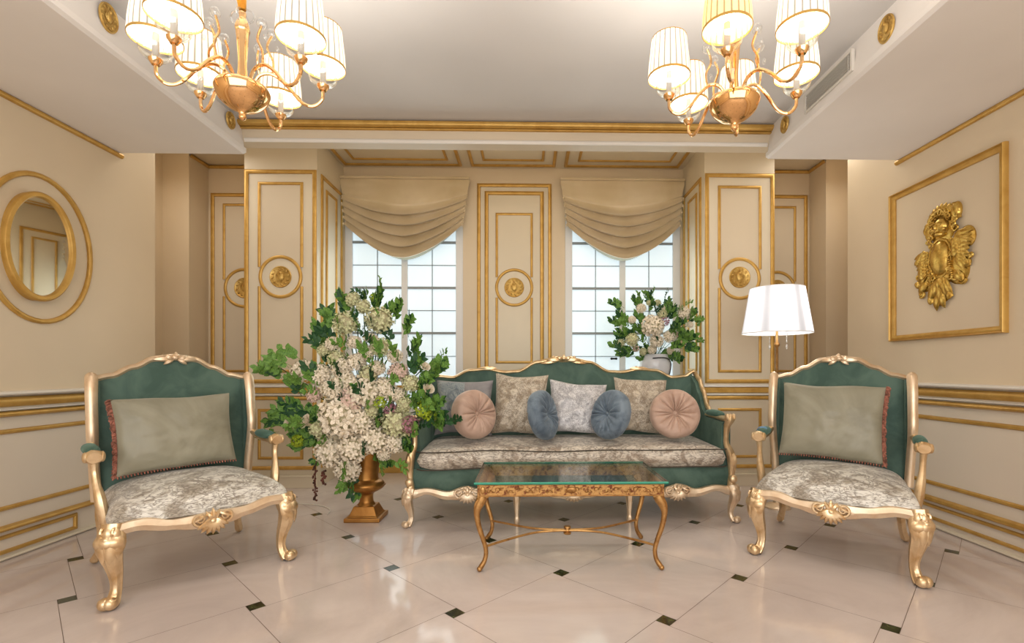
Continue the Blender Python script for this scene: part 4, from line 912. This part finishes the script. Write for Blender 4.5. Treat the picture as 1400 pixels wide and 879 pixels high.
# oval mirror on the left wall with its outer gilt ring
mr = empty('wall_mirror', (-3.04, 3.097, 1.856), 0, label='oval mirror in a gold frame inside a wider gold oval', cat='mirror')
P = lambda a, z, d: (d, a, z)
mb = MB(); mould(mb, P, ell(0, 0, .338, .452), .03, .018); mb.build('outer_ring', 'wallgold', mr)
# the glass hangs turned a little towards the seats on a deep oval collar
TL = R(-12); tc, tsn = cos(TL), sin(TL); YO, DO = -.048, .045
Pt = lambda a, z, d: (DO - a * tsn + d * tc, YO + a * tc + d * tsn, z)
mb = MB(); mould(mb, Pt, ell(0, 0, .172, .316, 64), .036, .024)
mb.rings([[Pt(.186 * cos(t), .330 * sin(t), .004) for t in [2 * PI * i / 64 for i in range(64)]], [(.0, YO + .186 * cos(t), .330 * sin(t)) for t in [2 * PI * i / 64 for i in range(64)]]], True, False); mb.build('mirror_frame', 'wallgold', mr)
mb = MB(); mb.rings([[Pt(.160 * cos(t), .304 * sin(t), d) for t in [2 * PI * i / 64 for i in range(64)]] for d in (.001, .006)]); mb.build('mirror_glass', 'mirror', mr, smooth=False)
# framed relief on the right wall
fr = empty('framed_relief', (2.85, 3.285, 1.89), 0, label='gold angel cartouche in a square gold frame on the right wall', cat='wall relief')
P = lambda a, z, d: (-d, -a, z)       # a runs to the right in the picture
mb = MB(); mould(mb, P, rect(-.437, .437, -.545, .545), .042, .024); mould(mb, P, rect(-.455, .455, -.562, .562), .012, .034); mb.build('relief_frame', 'wallgold', fr)
mb = MB(); mb.box(-.003, 0, -.42, .42, -.53, .53); mb.build('relief_panel', 'wall', fr, smooth=False)
Q = lambda x, y, d=0: V(-d, -(x - 284) * .00106, (440 - y) * .00098)
mb = MB(); n_ = V(-1, 0, 0)
def bl(x, y, rx, ry, rd, d=.0, rot=0):
    mb.ball(Q(x, y, d), (rd, rx * .00106, ry * .00098), 14, 10, Matrix.Rotation(R(rot), 3, 'X') if rot else None)
def lf(x0, y0, x1, y1, w_, h_=.02, d=.004): leafdrop(mb, Q(x0, y0, d), Q(x1, y1, d), h_, w_, n_, 8)
def sc(x, y, r, turns, a0, w_=.008, dirn=1, d=.008):
    mb.tube([Q(x + dirn * r * (1 - .8 * t) * cos(a0 + turns * 2 * PI * t), y + r * (1 - .8 * t) * sin(a0 + turns * 2 * PI * t), d + .008 * t) for t in [i / 22 for i in range(23)]], [w_ * (1 - .5 * i / 22) for i in range(23)], 7, n_)
# backing cartouche body
bl(285, 480, 120, 190, .018); bl(290, 250, 100, 120, .02); bl(285, 700, 70, 80, .018)
bl(170, 560, 90, 120, .02, 0, 15); bl(400, 560, 85, 110, .02, 0, -15)
relief_back = mb.build('cartouche_body', 'relief', fr)
mb = MB(); bl(278, 460, 76, 126, .05, .004); mb.tube([Q(278 + 84 * cos(a), 460 + 134 * sin(a), .014) for a in [2 * PI * i / 40 for i in range(40)]], .008, 8, n_, closed=True); mb.build('oval_boss', 'relief', fr)
mb = MB(); bl(296, 245, 52, 66, .052, .01); bl(296, 300, 30, 20, .045, .02); bl(296, 252, 8, 20, .02, .055); bl(278, 236, 11, 6, .012, .052); bl(316, 236, 11, 6, .012, .052); bl(297, 282, 15, 5, .01, .055); bl(262, 268, 15, 15, .02, .035); bl(330, 268, 15, 15, .02, .035)
mb.tube([Q(262, 222, .052), Q(278, 216, .060), Q(290, 222, .058)], .003, 6, n_); mb.tube([Q(304, 222, .058), Q(318, 216, .06), Q(332, 222, .052)], .003, 6, n_)
mb.build('angel_face', 'relief', fr)
mb = MB(); random.seed(5)
for i in range(11):
    a = PI * (.02 + .096 * i); x = 294 - 78 * cos(a); y = 200 - 62 * sin(a); lf(x, y + 20, 294 - 112 * cos(a), 190 - 112 * sin(a), .013, .024, .015)
for i in range(9):
    a = PI * (.06 + .11 * i); sc(294 - 70 * cos(a), 205 - 58 * sin(a), 22, 1.3, i, .007, 1, .03)
for i in range(6): sc(196 + (i % 2) * 18, 225 + i * 27, 22, 1.4, i * .8, .008, 1, .018)
for i in range(6): sc(388 + (i % 2) * 14, 130 + i * 30, 30, 1.3, i, .010, -1, .02)
bl(400, 165, 34, 62, .03, .01); bl(190, 265, 26, 60, .025, .005)
for i in range(4): lf(215 - i * 14, 205, 160 + i * 4, 205 + i * 24, .010, .016, .02)
mb.build('hair_and_crown', 'relief', fr)
for s_, lbl in ((-1, 'left'), (1, 'right')):
    mb = MB()
    if s_ > 0:
        bl(470, 360, 56, 74, .024, .006, -12)
        for i in range(7): lf(400 + i * 10, 400 - i * 2, 430 + i * 16, 300 + i * 16, .014, .016, .026)
        for i in range(6): lf(400 + i * 6, 330 + i * 24, 520 - i * 4, 330 + i * 30, .012, .022, .026)
        for i in range(7): lf(385 + i * 4, 370 + i * 16, 510 - i * 7, 420 + i * 26, .011, .024, .026)
        for i in range(4): lf(380, 372 + i * 22, 430 + i * 4, 385 + i * 28, .014, .026, .03)
    else:
        bl(132, 440, 42, 56, .022, .006, 12)
        for i in range(6): lf(165 - i * 6, 400 + i * 8, 150 - i * 14, 385 + i * 16, .012, .02, .024)
        for i in range(8): lf(190 - i * 2, 400 + i * 20, 72 + i * 7, 420 + i * 30, .012, .022, .018)
        for i in range(4): lf(175, 480 + i * 20, 120, 500 + i * 30, .014, .026, .026)
    mb.build('wing', 'relief', fr)
mb = MB()
for x, y, r_, s_ in ((150, 640, 34, 1), (135, 690, 24, -1), (195, 610, 26, 1), (400, 610, 46, -1), (440, 640, 30, 1), (480, 535, 20, 1), (500, 490, 18, -1), (350, 560, 26, 1), (230, 590, 22, -1), (345, 500, 18, 1), (250, 400, 30, 1), (310, 395, 26, -1), (200, 540, 30, 1), (360, 600, 30, -1), (110, 560, 26, 1), (440, 470, 24, 1), (250, 650, 24, -1), (320, 660, 24, 1), (355, 450, 16, -1), (205, 470, 16, 1)): sc(x, y, r_, 1.5, x * .1, .010, s_, .014)
for x0, y0, x1, y1 in ((280, 590, 280, 800), (265, 600, 232, 740), (295, 600, 335, 740), (250, 610, 195, 770), (310, 610, 375, 740), (270, 700, 255, 830), (290, 700, 318, 815), (180, 600, 110, 690), (380, 570, 460, 650), (230, 740, 185, 760), (330, 730, 380, 735), (420, 500, 500, 560), (120, 600, 90, 640)): lf(x0, y0, x1, y1, .018, .030, .014)
for i in range(9): bl(350 + 4 * i, 470 + 16 * i, 8, 8, .014, .022)
bl(280, 640, 34, 44, .03, .01); mb.build('scrollwork', 'relief', fr)
# socket, low on the right wall
ot = empty('wall_socket', (2.85, 3.60, .515), 0, label='black wall socket low on the right wall behind the armchair', cat='socket')
mb = MB(); mb.box(-.012, 0, -.045, .045, -.045, .045); mb.build('plate', 'white', ot, smooth=False, bev=.003)
mb = MB(); mb.box(-.02, -.01, -.03, .03, -.03, .03); mb.tube([(-.02, 0, 0), (-.05, 0, -.005), (-.055, .005, -.05)], .008, 8); mb.build('plug', 'dark', ot, bev=.002)
mb = MB(); mb.tube(cr([(-2.3, 4.2, .006), (-1.95, 4.05, .006), (-1.70, 3.98, .006), (-1.56, 3.86, .006), (-1.52, 3.72, .006)], 6), .004, 6); tag(mb.build('power_cord', 'cord'), 'thin white cord lying on the floor between the left armchair and the urn', 'cord')

# ------------------------------------------------------------------ lights
def point(parent, loc, power, col, rad=.03):
    l = bpy.data.lights.new('bulb_light', 'POINT'); l.energy = power; l.color = col; l.shadow_soft_size = rad
    o = bpy.data.objects.new('bulb_light', l); o.location = loc; o.parent = parent; COL.objects.link(o); return o
def chandelier(loc, arms, label, warm=None):
    cx_, cy_ = loc; root = empty('chandelier', (cx_, cy_, 2.96), 0, label=label, cat='chandelier', group='rose gold chandeliers')
    Z = lambda z: z - 2.96
    mb = MB(); mb.lathe([(0, 0), (.065, 0), (.062, -.02), (.02, -.035), (0, -.035)], 28); mb.build('ceiling_rose', 'rosegold', root)
    mb = MB(); p = [(.012 * noise.noise(V(i * .5, 0, cx_)), .012 * noise.noise(V(0, i * .5, cx_)), -.03 - .50 * i / 14) for i in range(15)]
    mb.tube(p, [.012 + .004 * (i % 2) for i in range(15)], 12, (1, 0, 0)); mb.build('fabric_sleeve', 'sleeve', root)
    mb = MB()
    mb.tube([(.0 + .045 * cos(a), .0, Z(2.405) + .03 * sin(a)) for a in [2 * PI * i / 10 for i in range(10)]], .0035, 6, (0, 1, 0), closed=True)
    mb.tube([(0, .04 * cos(a), Z(2.40) + .03 * sin(a)) for a in [2 * PI * i / 10 for i in range(10)]], .0035, 6, (1, 0, 0), closed=True); mb.build('crystal_loops', 'crystal', root)
    mb = MB(); p = cr([(0, 2.43), (.012, 2.42), (.01, 2.40), (.018, 2.385), (.024, 2.36), (.021, 2.345), (.016, 2.28), (.014, 2.22), (.02, 2.16), (.03, 2.145), (0, 2.14)], 3)
    mb.lathe([(r_, Z(z)) for r_, z in p], 24, mod=lambda th, z: .08 * cos(8 * th)); mb.build('column', 'rosegold', root)
    mb = MB(); p = cr([(0, 2.155), (.05, 2.155), (.082, 2.148), (.092, 2.135), (.090, 2.12), (.078, 2.095), (.05, 2.07), (.02, 2.056), (.012, 2.045), (.012, 2.03), (0, 2.02)], 4)
    mb.lathe([(r_, Z(z)) for r_, z in p], 40); mb.build('bowl', 'rosegold', root)
    for k_, (adeg, ar) in enumerate(arms):
        a = R(adeg); d = V(cos(a), sin(a), 0); ks = ar / .26; s_ = V(-sin(a), cos(a), 0)
        arm = bpy.data.objects.new('arm', None)
        p = cr([(.03, 0, 2.15), (.055, 0, 2.195), (.095, .004, 2.205), (.14, .008, 2.17), (.185, .008, 2.115), (.225, .004, 2.10), (.256, 0, 2.125), (.26, 0, 2.165)], 6)
        mb = MB(); mb.tube([d * q[0] * ks + s_ * q[1] + V(0, 0, Z(q[2])) for q in p], .0062, 8, s_); mb.lathe([(0, 0), (.012, 0), (.02, .012), (.022, .02), (0, .02)], 14, tuple(d * ar + V(0, 0, Z(2.16))))
        p = cr([(.10, .004, 2.20), (.105, .0, 2.25), (.085, -.004, 2.30), (.10, 0, 2.345)], 5)
        mb.tube([d * q[0] + s_ * q[1] + V(0, 0, Z(q[2])) for q in p], .0042, 8, s_); arm = mb.build('arm', 'rosegold', root)
        mb = MB(); c_ = d * ar + V(0, 0, Z(2.19)); mb.lathe([(.012, -.012), (.032, -.008), (.046, .006), (.052, .028), (.050, .028), (.043, .008), (.030, -.003), (.012, -.006)], 20, tuple(c_), cap=False); mb.build('glass_cup', 'crystal', arm)
        mb = MB(); c2 = d * .102 + V(0, 0, Z(2.352)); mb.ball(c2, (.018, .018, .020), 10, 8); mb.build('crystal_ball', 'crystal', arm); mb = MB(); mb.ball(c2 - V(0, 0, .055) + d * .018, (.007, .007, .012), 8, 6); mb.build('crystal_drop', 'crystal', arm)
        c_ = d * ar
        mb = MB(); mb.lathe([(0, Z(2.175)), (.011, Z(2.175)), (.011, Z(2.27)), (0, Z(2.27))], 12, tuple(c_)); mb.build('candle_sleeve', 'white', arm)
        sh = MB()
        wz = lambda th, z: .012 * cos(44 * th) if True else 0
        sh.lathe([(.080, 0), (.077, .05), (.070, .11), (.066, .15), (.0655, .15), (.0695, .11), (.0765, .05), (.0792, 0)], 88, mod=wz, cap=False); sh.rings([[tuple(V((r_ * (1 + .012 * cos(44 * t))) * cos(t), (r_ * (1 + .012 * cos(44 * t))) * sin(t), 0)) for t in [2 * PI * j / 88 for j in range(88)]] for r_ in (.0792, .080)], True, False)
        wm = warm == k_
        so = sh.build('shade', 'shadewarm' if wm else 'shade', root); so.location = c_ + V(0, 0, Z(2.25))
        mb = MB()
        mb.tube([(.080 * cos(t), .080 * sin(t), 0) for t in [2 * PI * j / 40 for j in range(40)]], [(.005, .0016)] * 40, 6, closed=True); mb.tube([(.066 * cos(t), .066 * sin(t), .15) for t in [2 * PI * j / 32 for j in range(32)]], .0018, 6, closed=True)
        for j in range(3):
            t = 2 * PI * j / 3; mb.tube([(.068 * cos(t), .068 * sin(t), .13), (.03 * cos(t), .03 * sin(t), .085), (.014 * cos(t), .014 * sin(t), .05)], .0014, 5)
        mb.build('shade_rim', 'wallgold', so)
        mb = MB(); mb.lathe([(0, .02), (.010, .022), (.016, .045), (.013, .07), (.004, .092), (0, .094)], 12); mb.build('bulb', 'bulb', so)
        point(root, c_ + V(0, 0, Z(2.25) + .115), CH_POWER * (1.0), (1, .84, .62) if wm else (1, .95, .885), .02)
    return root
chandelier((-1.055, 1.82), ((9, .28), (88, .26), (155, .245), (203, .26), (246, .235), (336, .295)), 'rose gold chandelier with six pleated white shades over the left armchair')
chandelier((.795, 1.86), ((171, .245), (114, .25), (242, .265), (297, .275), (3, .25), (64, .245)), 'rose gold chandelier with one warmer amber shade over the sofa lamp side', warm=2)

# floor lamp
fl = empty('floor_lamp', (1.995, 3.86, 0), 0, label='gold floor lamp with white drum shade between the sofa and the right armchair', cat='lamp')
mb = MB(); mb.lathe([(0, 0), (.10, 0), (.10, .012), (.08, .024), (.03, .04), (.02, .08), (0, .08)], 32); mb.build('base', 'goldpale', fl)
mb = MB(); mb.lathe([(0, .05), (.013, .05), (.012, .5), (.02, .51), (.02, .53), (.012, .54), (.011, 1.28), (.022, 1.30), (.022, 1.31), (.01, 1.33), (.008, 1.74), (0, 1.74)], 16); mb.build('pole', 'bronze', fl)
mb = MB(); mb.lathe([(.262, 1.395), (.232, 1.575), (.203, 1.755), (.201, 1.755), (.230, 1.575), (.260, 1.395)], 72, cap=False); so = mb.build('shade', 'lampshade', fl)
mb = MB()
for r_, z in ((.262, 1.395), (.203, 1.755)): mb.tube([(r_ * cos(t), r_ * sin(t), z) for t in [2 * PI * j / 60 for j in range(60)]], .003, 6, closed=True)
for j in range(3): t = 2 * PI * j / 3; mb.tube([(0, 0, 1.73), (.203 * cos(t), .203 * sin(t), 1.752)], .002, 5)
mb.build('shade_rim', 'white', so)
mb = MB()
for j in range(3):
    t = R(200 + 110 * j); d = V(cos(t), sin(t), 0)
    mb.tube([d * .012 + V(0, 0, 1.42), d * .05 + V(0, 0, 1.45), d * .075 + V(0, 0, 1.42)], .003, 6, (0, 0, 1))
    for q in range(4): mb.ball(d * (.075) + V(0, 0, 1.405 - q * .026), (.006, .006, .012), 8, 6)
    mb.ball(d * .075 + V(0, 0, 1.285), (.011, .011, .02), 8, 6)
mb.build('crystal_drops', 'crystal', fl)
mb = MB()
for s_ in (-1, 1): mb.ball((s_ * .07, 0, 1.585), (.028, .028, .04)); mb.tube([(0, 0, 1.50), (s_ * .07, 0, 1.51), (s_ * .07, 0, 1.55)], .009, 8)
mb.build('bulb', 'bulb', fl)
point(fl, (0, -.03, 1.60), 6, (1, .96, .9), .06)
